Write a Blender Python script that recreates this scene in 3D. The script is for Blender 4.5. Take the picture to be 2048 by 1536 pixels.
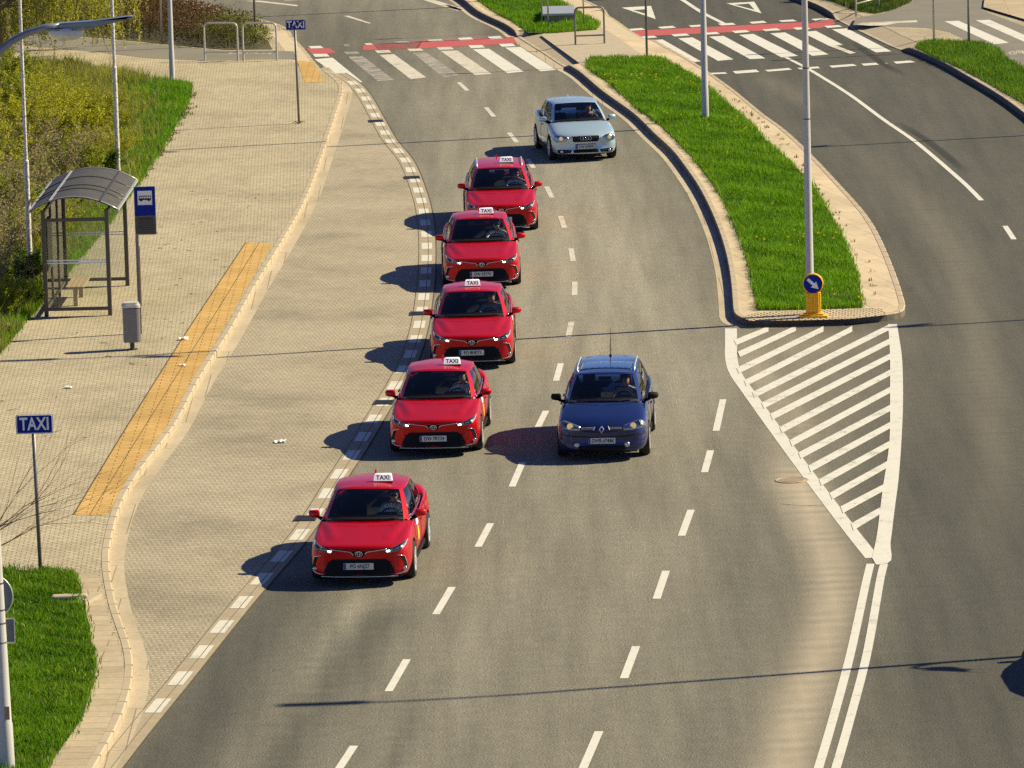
import bpy, bmesh, math, random
import numpy as np
from mathutils import Vector, Matrix, geometry
from mathutils.bvhtree import BVHTree
for o in list(bpy.data.objects): bpy.data.objects.remove(o)
SC = bpy.context.scene; COL = SC.collection
R = math.radians
random.seed(4); rng = np.random.default_rng(4)
# ---------------------------------------------------------------- camera, sky, sun, exposure
F_PX, PITCH, ROLL, CAM_H = 12564.0, 0.16065, 0.02661, 20.537
_R = Vector((1, 0, 0)); _F = Vector((0, math.cos(PITCH), -math.sin(PITCH))); _U = Vector((0, math.sin(PITCH), math.cos(PITCH)))
_c, _s = math.cos(ROLL), math.sin(ROLL)
CAM_R = _c*_R - _s*_U; CAM_U = _s*_R + _c*_U
cd = bpy.data.cameras.new('camera'); cam = bpy.data.objects.new('camera', cd); COL.objects.link(cam)
cam.matrix_world = Matrix(((CAM_R.x, CAM_U.x, -_F.x, 0), (CAM_R.y, CAM_U.y, -_F.y, 0), (CAM_R.z, CAM_U.z, -_F.z, CAM_H), (0, 0, 0, 1)))
cd.sensor_width = 36; cd.lens = F_PX/2048*36; cd.clip_start = 1; cd.clip_end = 4000
SC.camera = cam
SUN_EL, SUN_AZ = R(38), R(13)          # height above the ground; direction towards the sun, measured from +X towards +Y
W = bpy.data.worlds.new('World'); SC.world = W; W.use_nodes = True
nt = W.node_tree; bg = nt.nodes['Background']
sky = nt.nodes.new('ShaderNodeTexSky'); sky.sky_type = 'NISHITA'; sky.sun_disc = False
sky.sun_elevation = SUN_EL; sky.sun_rotation = math.pi/2 - SUN_AZ
sky.air_density = 0.7; sky.dust_density = 0.2; sky.ozone_density = 2.0
wb = nt.nodes.new('ShaderNodeMix'); wb.data_type = 'RGBA'; wb.blend_type = 'MULTIPLY'; wb.inputs[0].default_value = 1; wb.inputs[7].default_value = (.92, 1.0, 1.42, 1)
nt.links.new(sky.outputs[0], wb.inputs[6]); nt.links.new(wb.outputs[2], bg.inputs[0]); bg.inputs[1].default_value = 0.05
sl = bpy.data.lights.new('sun', 'SUN'); sun = bpy.data.objects.new('sun', sl); COL.objects.link(sun)
sl.energy = 5.0; sl.angle = R(0.5); sl.color = (1.0, 0.885, 0.575)
sd = Vector((math.cos(SUN_AZ)*math.cos(SUN_EL), math.sin(SUN_AZ)*math.cos(SUN_EL), math.sin(SUN_EL)))
sun.rotation_euler = sd.to_track_quat('Z', 'Y').to_euler()
SC.view_settings.view_transform = 'Standard'; SC.view_settings.look = 'None'
SC.view_settings.exposure = 0.60; SC.view_settings.gamma = 1
SC.render.engine = 'CYCLES'; SC.cycles.max_bounces = 6; SC.cycles.transparent_max_bounces = 12
SC.cycles.use_denoising = False; SC.cycles.caustics_reflective = False; SC.cycles.caustics_refractive = False
try: SC.cycles.use_adaptive_sampling = True
except Exception: pass

# ---------------------------------------------------------------- helpers
def G(px, py, z=0.0):
    """ground point (height z) seen at a pixel of the 2048 x 1536 photograph"""
    d = CAM_R*((px-1024)/F_PX) + CAM_U*(-(py-768)/F_PX) + _F
    t = (z-CAM_H)/d.z
    return Vector((d.x*t, d.y*t, z))
def G2(px, py, z=0.0):
    g = G(px, py, z); return (g.x, g.y)
def tag(o, label=None, cat=None, group=None, kind=None):
    if label: o['label'] = label
    if cat: o['category'] = cat
    if group: o['group'] = group
    if kind: o['kind'] = kind
    return o
def empty(name, loc=(0, 0, 0), rz=0, label=None, cat=None, group=None):
    o = bpy.data.objects.new(name, None); COL.objects.link(o); o.location = loc; o.rotation_euler = (0, 0, rz)
    o.empty_display_size = 0.2
    return tag(o, label, cat, group)
def link(name, me, mat=None, parent=None):
    o = bpy.data.objects.new(name, me); COL.objects.link(o)
    if mat is not None:
        for m in (mat if isinstance(mat, (list, tuple)) else [mat]): me.materials.append(m)
    if parent: o.parent = parent
    return o
def bobj(name, bm, mat=None, parent=None, smooth=False, angle=None):
    me = bpy.data.meshes.new(name); bm.normal_update(); bm.to_mesh(me); bm.free()
    if smooth:
        me.polygons.foreach_set('use_smooth', [True]*len(me.polygons))
        if angle: me.set_sharp_from_angle(angle=R(angle))
    return link(name, me, mat, parent)
def copy_tree(o, parent=None):
    c = o.copy(); COL.objects.link(c); c.parent = parent
    for ch in list(o.children): copy_tree(ch, c)
    return c
def npmesh(name, V, Fc, n, mat, cols=None, parent=None, smooth=False):
    """mesh from numpy arrays, every face with n corners"""
    me = bpy.data.meshes.new(name); V = np.asarray(V, np.float32); Fc = np.asarray(Fc, np.int32)
    me.vertices.add(len(V)); me.vertices.foreach_set('co', V.ravel())
    me.loops.add(Fc.size); me.loops.foreach_set('vertex_index', Fc.ravel())
    me.polygons.add(len(Fc)); me.polygons.foreach_set('loop_start', np.arange(0, Fc.size, n, dtype=np.int32))
    me.polygons.foreach_set('loop_total', np.full(len(Fc), n, np.int32))
    me.update(calc_edges=True); me.validate()
    if smooth: me.polygons.foreach_set('use_smooth', np.ones(len(me.polygons), bool))
    if cols is not None:
        a = me.color_attributes.new('tint', 'FLOAT_COLOR', 'POINT')
        c4 = np.ones((len(V), 4), np.float32); c4[:, :3] = cols
        a.data.foreach_set('color', c4.ravel())
    return link(name, me, mat, parent)
def add_box(bm, x0, x1, y0, y1, z0, z1, M=None, bevel=0):
    b = bmesh.new() if bevel else bm
    vs = [b.verts.new(p) for p in ((x0,y0,z0),(x1,y0,z0),(x1,y1,z0),(x0,y1,z0),(x0,y0,z1),(x1,y0,z1),(x1,y1,z1),(x0,y1,z1))]
    for f in ((3,2,1,0),(4,5,6,7),(0,1,5,4),(1,2,6,5),(2,3,7,6),(3,0,4,7)): b.faces.new([vs[i] for i in f])
    if bevel:
        bmesh.ops.bevel(b, geom=b.edges[:], offset=bevel, segments=2, affect='EDGES', profile=.5)
        if M: bmesh.ops.transform(b, matrix=M, verts=b.verts)
        me = bpy.data.meshes.new('t'); b.to_mesh(me); b.free(); bm.from_mesh(me); bpy.data.meshes.remove(me)
    elif M:
        for v in vs: v.co = M @ v.co
def add_tube(bm, pts, rad, n=10, caps=True):
    """tube along a polyline, one radius or one per point"""
    pts = [Vector(p) for p in pts]; k = len(pts)
    rs = rad if isinstance(rad, (list, tuple)) else [rad]*k
    rings = []; up = None
    for i, p in enumerate(pts):
        t = (pts[min(i+1, k-1)]-pts[max(i-1, 0)]).normalized()
        if up is None: up = t.orthogonal().normalized()
        up = (up - t*up.dot(t)).normalized(); sd_ = t.cross(up)
        rings.append([bm.verts.new(p + (up*math.cos(2*math.pi*j/n) + sd_*math.sin(2*math.pi*j/n))*rs[i]) for j in range(n)])
    for a, b in zip(rings, rings[1:]):
        for j in range(n): bm.faces.new((a[j], a[(j+1) % n], b[(j+1) % n], b[j]))
    if caps and n > 2:
        bm.faces.new(rings[0][::-1]); bm.faces.new(rings[-1])
def add_lathe(bm, prof, n=24, M=None):
    rings = []
    for r, z in prof:
        rings.append([bm.verts.new((r*math.cos(2*math.pi*j/n), r*math.sin(2*math.pi*j/n), z)) for j in range(n)])
    for a, b in zip(rings, rings[1:]):
        for j in range(n): bm.faces.new((a[j], a[(j+1) % n], b[(j+1) % n], b[j]))
    bm.faces.new(rings[0][::-1]); bm.faces.new(rings[-1])
    if M:
        for r in rings:
            for v in r: v.co = M @ v.co
def add_prism(bm, poly, h, M=None):
    """2-D outline (x, y) extruded from 0 to h along z, then moved by M"""
    a = [bm.verts.new((p[0], p[1], 0)) for p in poly]; b = [bm.verts.new((p[0], p[1], h)) for p in poly]
    tris = geometry.tessellate_polygon([[Vector((p[0], p[1], 0)) for p in poly]])
    area = sum(poly[i][0]*poly[(i+1) % len(poly)][1]-poly[(i+1) % len(poly)][0]*poly[i][1] for i in range(len(poly)))
    for t in tris:
        t = list(t)
        p, q, r_ = (poly[i] for i in t)
        if (q[0]-p[0])*(r_[1]-p[1])-(q[1]-p[1])*(r_[0]-p[0]) < 0: t.reverse()
        bm.faces.new([b[i] for i in t]); bm.faces.new([a[i] for i in reversed(t)])
    n = len(poly)
    for i in range(n):
        j = (i+1) % n
        bm.faces.new((a[i], a[j], b[j], b[i]) if area > 0 else (a[j], a[i], b[i], b[j]))
    if M:
        for v in a+b: v.co = M @ v.co
def spline(P, step=0.4):
    """centripetal Catmull-Rom through 2-D points, resampled"""
    P = [np.array(p[:2], float) for p in P]
    P = [2*P[0]-P[1]] + P + [2*P[-1]-P[-2]]
    out = []
    for i in range(1, len(P)-2):
        p0, p1, p2, p3 = P[i-1:i+3]
        t0 = 0; t1 = t0+np.linalg.norm(p1-p0)**.5+1e-6; t2 = t1+np.linalg.norm(p2-p1)**.5+1e-6; t3 = t2+np.linalg.norm(p3-p2)**.5+1e-6
        m = max(2, int(np.linalg.norm(p2-p1)/step))
        for t in np.linspace(t1, t2, m, endpoint=False):
            a1 = (t1-t)/(t1-t0)*p0+(t-t0)/(t1-t0)*p1; a2 = (t2-t)/(t2-t1)*p1+(t-t1)/(t2-t1)*p2; a3 = (t3-t)/(t3-t2)*p2+(t-t2)/(t3-t2)*p3
            b1 = (t2-t)/(t2-t0)*a1+(t-t0)/(t2-t0)*a2; b2 = (t3-t)/(t3-t1)*a2+(t-t1)/(t3-t1)*a3
            out.append((t2-t)/(t2-t1)*b1+(t-t1)/(t2-t1)*b2)
    out.append(P[-2]); return np.array(out)
def PX(L, z=0.0): return [G2(x, y, z) for x, y in L]
def offset(P, d):
    """shift an open polyline sideways (positive = to the left of travel)"""
    P = np.asarray(P); T = np.gradient(P, axis=0); T /= np.linalg.norm(T, axis=1)[:, None]+1e-9
    return P + np.stack([-T[:, 1], T[:, 0]], 1)*d
def sheet(name, poly, z, mat, parent=None, kind=None):
    poly = [(float(p[0]), float(p[1])) for p in poly]
    tris = geometry.tessellate_polygon([[Vector((p[0], p[1], 0)) for p in poly]])
    bm = bmesh.new(); vs = [bm.verts.new((p[0], p[1], z)) for p in poly]
    for t in tris:
        a, b, c = (poly[i] for i in t)
        t = t if (b[0]-a[0])*(c[1]-a[1])-(b[1]-a[1])*(c[0]-a[0]) > 0 else t[::-1]
        bm.faces.new([vs[i] for i in t])
    o = bobj(name, bm, mat, parent)
    if kind: o['kind'] = kind
    return o
def add_sheet(bm, poly, z):
    poly = [(float(p[0]), float(p[1])) for p in poly]
    tris = geometry.tessellate_polygon([[Vector((p[0], p[1], 0)) for p in poly]])
    vs = [bm.verts.new((p[0], p[1], z)) for p in poly]
    for t in tris:
        a, b, c = (poly[i] for i in t)
        t = t if (b[0]-a[0])*(c[1]-a[1])-(b[1]-a[1])*(c[0]-a[0]) > 0 else t[::-1]
        bm.faces.new([vs[i] for i in t])
def add_ribbon(bm, P, d0, d1, z0, z1=None):
    """flat band between two sideways offsets of a polyline"""
    A = offset(P, d0); B = offset(P, d1); z1 = z0 if z1 is None else z1
    a = [bm.verts.new((p[0], p[1], z0)) for p in A]; b = [bm.verts.new((p[0], p[1], z1)) for p in B]
    for i in range(len(a)-1):
        f = bm.faces.new((a[i], a[i+1], b[i+1], b[i]))
        f.normal_update()
        if f.normal.z < 0: f.normal_flip()
def text_bm(bm, s, size, M, depth=0.004, wide=1.0, spacing=1.0, bold=0.0):
    cu = bpy.data.curves.new('t', 'FONT'); cu.body = s; cu.size = size; cu.extrude = depth/2; cu.align_x = 'CENTER'; cu.align_y = 'CENTER'
    cu.space_character = spacing; cu.resolution_u = 2; cu.offset = bold
    o = bpy.data.objects.new('t', cu); COL.objects.link(o); bpy.context.view_layer.update()
    me = bpy.data.meshes.new_from_object(o.evaluated_get(bpy.context.evaluated_depsgraph_get()))
    me.transform(M @ Matrix.Diagonal((wide, 1, 1, 1))); bm.from_mesh(me)
    bpy.data.objects.remove(o); bpy.data.curves.remove(cu); bpy.data.meshes.remove(me)
FRONT = Matrix(((1,0,0,0),(0,0,-1,0),(0,1,0,0),(0,0,0,1)))      # x,y of a flat drawing -> x,z, facing -Y
def T(x, y, z): return Matrix.Translation((x, y, z))
def RZ(a): return Matrix.Rotation(a, 4, 'Z')

# ---------------------------------------------------------------- materials
class NT:
    def __init__(s, name):
        s.m = bpy.data.materials.new(name); s.m.use_nodes = True; s.t = s.m.node_tree; s.b = s.t.nodes['Principled BSDF']
        s.out = s.t.nodes['Material Output']
    def n(s, k, **kw):
        x = s.t.nodes.new(k)
        for a, v in kw.items():
            if a.startswith('i_'): x.inputs[int(a[2:]) if a[2:].isdigit() else a[2:].replace('_', ' ')].default_value = v
            else: setattr(x, a, v)
        return x
    def l(s, a, b): s.t.links.new(a, b)
    def obj(s): return s.n('ShaderNodeTexCoord').outputs['Object']
    def noise(s, scale, detail=4, rough=.55, vec=None, dist=0):
        x = s.n('ShaderNodeTexNoise'); x.inputs['Scale'].default_value = scale; x.inputs['Detail'].default_value = detail
        x.inputs['Roughness'].default_value = rough; x.inputs['Distortion'].default_value = dist
        s.l(vec if vec is not None else s.obj(), x.inputs['Vector']); return x.outputs['Fac']
    def ramp(s, fac, stops, interp='LINEAR'):
        x = s.n('ShaderNodeValToRGB'); e = x.color_ramp.elements; x.color_ramp.interpolation = interp
        while len(e) < len(stops): e.new(.5)
        for el, (p, c) in zip(e, stops):
            el.position = p; el.color = (c if isinstance(c, tuple) else (c, c, c)) + (1,)
        s.l(fac, x.inputs[0]); return x.outputs[0]
    def mix(s, fac, a, b, mode='MIX'):
        x = s.n('ShaderNodeMix', data_type='RGBA', blend_type=mode)
        for v, i in ((fac, 0), (a, 6), (b, 7)):
            if isinstance(v, (int, float)): x.inputs[i].default_value = v
            elif isinstance(v, tuple): x.inputs[i].default_value = v + (1,)
            else: s.l(v, x.inputs[i])
        return x.outputs[2]
    def math(s, op, a, b=0.0):
        x = s.n('ShaderNodeMath', operation=op)
        for v, i in ((a, 0), (b, 1)):
            if isinstance(v, (int, float)): x.inputs[i].default_value = v
            else: s.l(v, x.inputs[i])
        return x.outputs[0]
    def bump(s, h, strength=.3, dist=.01):
        x = s.n('ShaderNodeBump'); x.inputs['Strength'].default_value = strength; x.inputs['Distance'].default_value = dist
        s.l(h, x.inputs['Height']); s.l(x.outputs[0], s.b.inputs['Normal'])
    def col(s, c):
        if isinstance(c, tuple): s.b.inputs['Base Color'].default_value = c + (1,)
        else: s.l(c, s.b.inputs['Base Color'])
    def rough(s, r): s.b.inputs['Roughness'].default_value = r
def plain(name, c, rough=.5, metal=0, coat=0, var=.12, scale=8.0, spec=.5):
    """painted / moulded surface with a little unevenness"""
    n = NT(name); f = n.noise(scale, 5)
    n.col(n.mix(f, tuple(x*(1-var) for x in c), tuple(min(1, x*(1+var)) for x in c)))
    n.rough(rough); n.b.inputs['Metallic'].default_value = metal; n.b.inputs['Coat Weight'].default_value = coat
    n.b.inputs['Coat Roughness'].default_value = .04; n.b.inputs['Specular IOR Level'].default_value = spec
    return n.m
M = {}
# asphalt: grain, patches; 'tone' attribute carries worn lanes (x), sand drifts (y), darker stretches and resurfaced patches (z)
n = NT('asphalt'); o_ = n.obj()
g1 = n.noise(34, 3, .7, o_); g2 = n.noise(95, 2, .7, o_); lo = n.noise(.35, 5, .6, o_); mid = n.noise(3.2, 4, .6, o_)
at = n.n('ShaderNodeAttribute', attribute_name='tone'); sp = n.n('ShaderNodeSeparateColor'); n.l(at.outputs['Color'], sp.inputs[0])
base = n.ramp(lo, [(.25, (.132, .123, .098)), (.75, (.172, .160, .128))])
base = n.mix(n.math('MULTIPLY', sp.outputs[0], 1.0), base, (.285, .260, .205))
base = n.mix(n.math('MULTIPLY', sp.outputs[2], .85), base, (.066, .064, .053))
gr = n.ramp(g1, [(.32, .30), (.5, .92), (.68, 1.95)]); base = n.mix(.95, base, gr, 'MULTIPLY')
gr2 = n.ramp(g2, [(.3, .62), (.7, 1.4)]); base = n.mix(.6, base, gr2, 'MULTIPLY')
mp2 = n.n('ShaderNodeMapping'); mp2.inputs['Scale'].default_value = (1.9, .10, 1); n.l(o_, mp2.inputs['Vector'])
trk = n.ramp(n.noise(1.0, 4, .6, mp2.outputs[0]), [(.32, .80), (.5, 1.0), (.68, 1.17)]); base = n.mix(.9, base, trk, 'MULTIPLY')
gr3 = n.ramp(mid, [(.3, .88), (.7, 1.1)]); base = n.mix(.8, base, gr3, 'MULTIPLY')
sand = n.math('MULTIPLY', sp.outputs[1], n.ramp(n.noise(2.2, 6, .65, o_), [(.28, .80), (.6, 1.0)]))
base = n.mix(sand, base, n.mix(n.noise(60, 2, .6, o_), (.43, .36, .27), (.52, .44, .335)))
n.col(base); n.rough(.85); n.b.inputs['Specular IOR Level'].default_value = .3
n.bump(n.math('ADD', g1, n.math('MULTIPLY', g2, .7)), .55, .012); M['asphalt'] = n.m
n = NT('path_asphalt'); o_ = n.obj(); g1 = n.noise(40, 3, .7, o_)
n.col(n.mix(.7, n.ramp(n.noise(.8, 5, .6, o_), [(.3, (.17, .155, .13)), (.7, (.215, .195, .16))]), n.ramp(g1, [(.3, .6), (.7, 1.4)]), 'MULTIPLY')); n.rough(.9); n.bump(g1, .4, .01); M['path'] = n.m
def paving(name, c1, c2, mortar, bw, rh, rot, msize=.012, off=.5, stain=1.0, bumpd=.006, speck=.0, loc=(0, 0)):
    n = NT(name); o_ = n.obj()
    mp = n.n('ShaderNodeMapping'); mp.inputs['Rotation'].default_value = (0, 0, rot); mp.inputs['Location'].default_value = (loc[0], loc[1], 0); n.l(o_, mp.inputs['Vector'])
    b = n.n('ShaderNodeTexBrick'); n.l(mp.outputs[0], b.inputs['Vector']); b.offset = off
    b.inputs['Color1'].default_value = c1+(1,); b.inputs['Color2'].default_value = c2+(1,); b.inputs['Mortar'].default_value = mortar+(1,)
    b.inputs['Scale'].default_value = 1; b.inputs['Mortar Size'].default_value = msize; b.inputs['Brick Width'].default_value = bw; b.inputs['Row Height'].default_value = rh
    b.inputs['Mortar Smooth'].default_value = .3; b.inputs['Bias'].default_value = 0
    c = n.mix(.75*stain, b.outputs['Color'], n.ramp(n.noise(.45, 6, .65, o_), [(.28, .70), (.55, 1.0), (.75, 1.12)]), 'MULTIPLY')
    c = n.mix(.5, c, n.ramp(n.noise(9, 5, .7, o_), [(.3, .74), (.7, 1.22)]), 'MULTIPLY')
    c = n.mix(.55, c, n.ramp(n.noise(60, 3, .7, o_), [(.3, .7), (.7, 1.3)]), 'MULTIPLY')
    n.col(c); n.rough(.9); n.b.inputs['Specular IOR Level'].default_value = .25
    h = n.math('SUBTRACT', n.math('MULTIPLY', n.noise(70, 2, .6, o_), .3), b.outputs['Fac'])
    n.bump(h, .5, bumpd); return n.m
M['pavers'] = paving('small_paver', (.415, .352, .245), (.51, .44, .312), (.24, .20, .135), .17, .13, R(-1.5), .013)
M['slabs'] = paving('footway_slab', (.44, .355, .245), (.50, .405, .28), (.26, .20, .135), 1.2, .42, R(2), .012)
M['median_slab'] = paving('median_slab', (.56, .445, .31), (.62, .495, .345), (.40, .315, .215), .5, 2.0, R(-14), .010)
M['yellow'] = paving('yellow_tactile_paver', (.53, .325, .105), (.60, .385, .14), (.26, .15, .05), .4, .2, R(0), .012)
M['gutter'] = paving('gutter_slab', (.45, .375, .275), (.50, .415, .305), (.30, .24, .17), .5, 3.0, R(0), .014)
M['cobble'] = paving('cobble', (.56, .46, .32), (.66, .545, .385), (.20, .15, .10), .13, .14, R(4), .024, bumpd=.02)
# bay pavers: staggered nibs painted pale, as bevelled corners catching the light
n = NT('bay_paver'); o_ = n.obj()
mp = n.n('ShaderNodeMapping'); mp.inputs['Rotation'].default_value = (0, 0, R(5)); n.l(o_, mp.inputs['Vector'])
b = n.n('ShaderNodeTexBrick'); n.l(mp.outputs[0], b.inputs['Vector']); b.offset = .5
for k, v in (('Scale', 1), ('Mortar Size', .012), ('Brick Width', .18), ('Row Height', .17), ('Mortar Smooth', .3)): b.inputs[k].default_value = v
b.inputs['Color1'].default_value = (.315, .268, .192, 1); b.inputs['Color2'].default_value = (.365, .312, .226, 1); b.inputs['Mortar'].default_value = (.27, .22, .15, 1)
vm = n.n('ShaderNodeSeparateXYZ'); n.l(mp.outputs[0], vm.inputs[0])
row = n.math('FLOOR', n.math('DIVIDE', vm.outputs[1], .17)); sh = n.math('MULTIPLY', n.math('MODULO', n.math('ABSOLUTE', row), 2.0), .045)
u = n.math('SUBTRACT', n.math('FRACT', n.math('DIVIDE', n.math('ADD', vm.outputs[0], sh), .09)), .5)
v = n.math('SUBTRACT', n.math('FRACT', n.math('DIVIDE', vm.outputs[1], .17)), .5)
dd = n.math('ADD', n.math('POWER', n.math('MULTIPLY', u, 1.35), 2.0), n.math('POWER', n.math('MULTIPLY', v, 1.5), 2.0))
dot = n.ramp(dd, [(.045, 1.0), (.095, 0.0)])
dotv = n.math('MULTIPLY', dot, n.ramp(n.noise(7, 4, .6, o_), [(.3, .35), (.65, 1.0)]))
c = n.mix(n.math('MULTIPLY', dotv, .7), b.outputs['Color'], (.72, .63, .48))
c = n.mix(.85, c, n.ramp(n.noise(.28, 6, .65, o_), [(.30, .62), (.5, .97), (.72, 1.18)]), 'MULTIPLY')
c = n.mix(.5, c, n.ramp(n.noise(6, 5, .7, o_), [(.3, .78), (.7, 1.2)]), 'MULTIPLY')
n.col(c); n.rough(.9); n.bump(n.math('SUBTRACT', dot, b.outputs['Fac']), .5, .006); M['bay'] = n.m
n = NT('kerb_concrete'); o_ = n.obj()
c = n.ramp(n.noise(3, 6, .7, o_), [(.3, (.40, .325, .225)), (.7, (.48, .395, .28))])
c = n.mix(.5, c, n.ramp(n.noise(45, 3, .7, o_), [(.3, .75), (.7, 1.2)]), 'MULTIPLY'); n.col(c); n.rough(.85); M['kerb'] = n.m
n = NT('kerb_shade_and_joint'); n.col(n.ramp(n.noise(4, 5, .7), [(.3, (.10, .085, .07)), (.7, (.19, .16, .125))])); n.rough(.9); M['kerb_face'] = n.m  # shade painted on island and verge kerb faces; also the dark joints
M['concrete'] = plain('concrete', (.42, .35, .26), .9, var=.25, scale=5)
def paint(name, c, wear, grain=0.0):
    n = NT(name); o_ = n.obj(); f = n.noise(30, 4, .75, o_); f2 = n.noise(2.0, 5, .65, o_)
    w = n.math('ADD', n.math('MULTIPLY', f, .6), n.math('MULTIPLY', f2, .4))
    n.col(n.mix(n.noise(12, 4, .6, o_), tuple(x*.80 for x in c), c)); n.rough(.6)
    a = n.ramp(w, [(max(0, wear-.06), 0.0), (wear+.06, 1.0)])
    n.l(a, n.b.inputs['Alpha']); return n.m
M['white'] = paint('white_road_paint', (.74, .71, .64), .385)
M['white_hatch'] = paint('cracked_white_road_paint', (.76, .73, .66), .405)
M['block'] = paint('white_block_paint', (.72, .68, .59), .375)
M['white_fair'] = paint('faded_white_road_paint', (.68, .62, .52), .42)
M['white_worn'] = paint('worn_white_road_paint', (.46, .42, .36), .47)
M['white_ghost'] = paint('nearly_gone_road_paint', (.36, .34, .30), .50)
M['red'] = paint('red_road_paint', (.52, .105, .085), .30)
M['red_worn'] = paint('worn_red_road_paint', (.46, .11, .09), .50)
n = NT('soil'); n.col(n.ramp(n.noise(6, 6, .7), [(.3, (.045, .04, .02)), (.7, (.12, .10, .05))])); n.rough(1); M['soil'] = n.m
n = NT('dry_soil'); n.col(n.ramp(n.noise(9, 6, .7), [(.3, (.10, .085, .04)), (.5, (.19, .17, .07)), (.7, (.26, .22, .11))])); n.rough(1); M['dry'] = n.m
n = NT('far_ground'); n.col(n.ramp(n.noise(.1, 6, .7), [(.3, (.07, .08, .03)), (.7, (.13, .12, .06))])); n.rough(1); M['land'] = n.m
def foliage(name, rough=.55, trans=.35):
    n = NT(name); at = n.n('ShaderNodeVertexColor', layer_name='tint'); n.col(at.outputs[0]); n.rough(rough); n.b.inputs['Specular IOR Level'].default_value = .3
    tr = n.n('ShaderNodeBsdfTranslucent'); n.l(at.outputs[0], tr.inputs[0]); mx = n.n('ShaderNodeMixShader'); mx.inputs[0].default_value = trans
    n.l(n.b.outputs[0], mx.inputs[1]); n.l(tr.outputs[0], mx.inputs[2]); n.l(mx.outputs[0], n.out.inputs[0]); return n.m
M['leaf'] = foliage('leaf', .55, .5); M['grass'] = foliage('grass_blade', .6, .45)
n = NT('bark'); n.col(n.ramp(n.noise(20, 5, .7), [(.3, (.10, .075, .045)), (.7, (.28, .22, .14))])); n.rough(.9); M['bark'] = n.m
M['galv'] = plain('galvanised_steel', (.55, .55, .54), .42, .55, var=.15, scale=5)
M['pole_white'] = plain('pale_pole_paint', (.52, .50, .47), .4, .1, var=.08, scale=4)
M['pole_grey'] = plain('grey_pole_paint', (.20, .19, .18), .45, .3)
M['lamp_blue'] = plain('blue_grey_paint', (.26, .29, .33), .35, .5)
M['dark_metal'] = plain('dark_grey_metal', (.075, .07, .065), .45, .3)
M['frame_grey'] = plain('grey_brown_metal', (.105, .095, .08), .45, .4)
M['sign_back'] = plain('grey_sign_back', (.10, .13, .19), .5, .5)
M['sign_blue'] = plain('blue_sign_face', (.004, .022, .27), .5, spec=.15)
M['sign_white'] = plain('white_sign_face', (.86, .90, .90), .35)
M['sign_dark'] = plain('dark_sign_panel', (.075, .07, .065), .5)
M['black'] = plain('black_plastic', (.010, .010, .011), .6, spec=.15)
M['satin_black'] = plain('satin_black', (.016, .016, .018), .4, spec=.25)
M['rubber'] = plain('tyre_rubber', (.018, .017, .016), .8)
M['alloy'] = plain('silver_alloy', (.78, .77, .75), .35, .4)
M['chrome'] = plain('chrome', (.85, .85, .86), .12, 1.0, var=.03)
M['plate'] = plain('white_plate', (.62, .64, .60), .4); M['plate_blue'] = plain('blue_plate_band', (.02, .05, .30), .4)
M['ink'] = plain('black_lettering', (.012, .012, .014), .5)
M['seat'] = plain('dark_seat_fabric', (.02, .021, .026), .9, scale=20)
M['trim'] = plain('pale_pillar_trim', (.50, .50, .46), .8)
M['dash'] = plain('dashboard_plastic', (.030, .032, .036), .55)
M['skin'] = plain('skin', (.52, .30, .20), .5, var=.06)
M['hair'] = plain('dark_hair', (.03, .02, .014), .6)
M['shirt_white'] = plain('white_shirt', (.78, .78, .76), .8, var=.06); M['shirt_grey'] = plain('grey_shirt', (.33, .35, .36), .8, var=.1); M['shirt_dark'] = plain('dark_jacket', (.05, .055, .07), .8)
M['yellow_plastic'] = plain('yellow_plastic', (.92, .50, .010), .4, var=.08)
M['paper'] = plain('crumpled_paper', (.85, .85, .84), .7)
M['wood'] = plain('weathered_wood', (.34, .26, .16), .8, var=.3, scale=14)
M['bin_dark'] = plain('bin_grey', (.22, .22, .215), .45, .3); M['bin_lid'] = plain('bin_lid_grey', (.62, .60, .55), .45, .2)
def carpaint(name, c, metal, flake=.06, rough=.34, coat=1.0):
    n = NT(name); f = n.noise(900, 1, .5); n.col(n.mix(f, tuple(x*(1-flake) for x in c), tuple(min(1, x*(1+flake)) for x in c)))
    n.rough(rough); n.b.inputs['Metallic'].default_value = metal; n.b.inputs['Specular IOR Level'].default_value = .25; n.b.inputs['Coat Weight'].default_value = coat; n.b.inputs['Coat Roughness'].default_value = .025
    return n.m
M['red_paint'] = carpaint('red_car_paint', (.54, .0005, .006), .35, rough=.38, coat=.38)
M['blue_paint'] = carpaint('blue_car_paint', (.008, .019, .115), .35)
M['silver_paint'] = carpaint('silver_blue_car_paint', (.50, .66, .74), .45, rough=.30, coat=.8)
def glass(name, tint, refl=.10):
    n = NT(name); tr = n.n('ShaderNodeBsdfTransparent'); tr.inputs[0].default_value = tint+(1,)
    gl = n.n('ShaderNodeBsdfGlossy'); gl.inputs['Roughness'].default_value = .02
    fr = n.n('ShaderNodeFresnel'); fr.inputs[0].default_value = 1.5
    mx = n.n('ShaderNodeMixShader'); n.l(fr.outputs[0], mx.inputs[0]); n.l(tr.outputs[0], mx.inputs[1]); n.l(gl.outputs[0], mx.inputs[2]); n.l(mx.outputs[0], n.out.inputs[0])
    n.t.nodes.remove(n.b); return n.m
M['windscreen'] = glass('windscreen_glass', (.88, .91, .92)); M['side_glass'] = glass('tinted_side_glass', (.80, .84, .84))
M['clear'] = glass('clear_pane', (.93, .95, .94)); M['lens'] = glass('lamp_lens', (.9, .92, .95))
n = NT('headlamp_glow'); em = n.n('ShaderNodeEmission'); em.inputs[0].default_value = (1, .97, .92, 1); em.inputs[1].default_value = 7; n.l(em.outputs[0], n.out.inputs[0]); n.t.nodes.remove(n.b); M['glow'] = n.m
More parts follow.
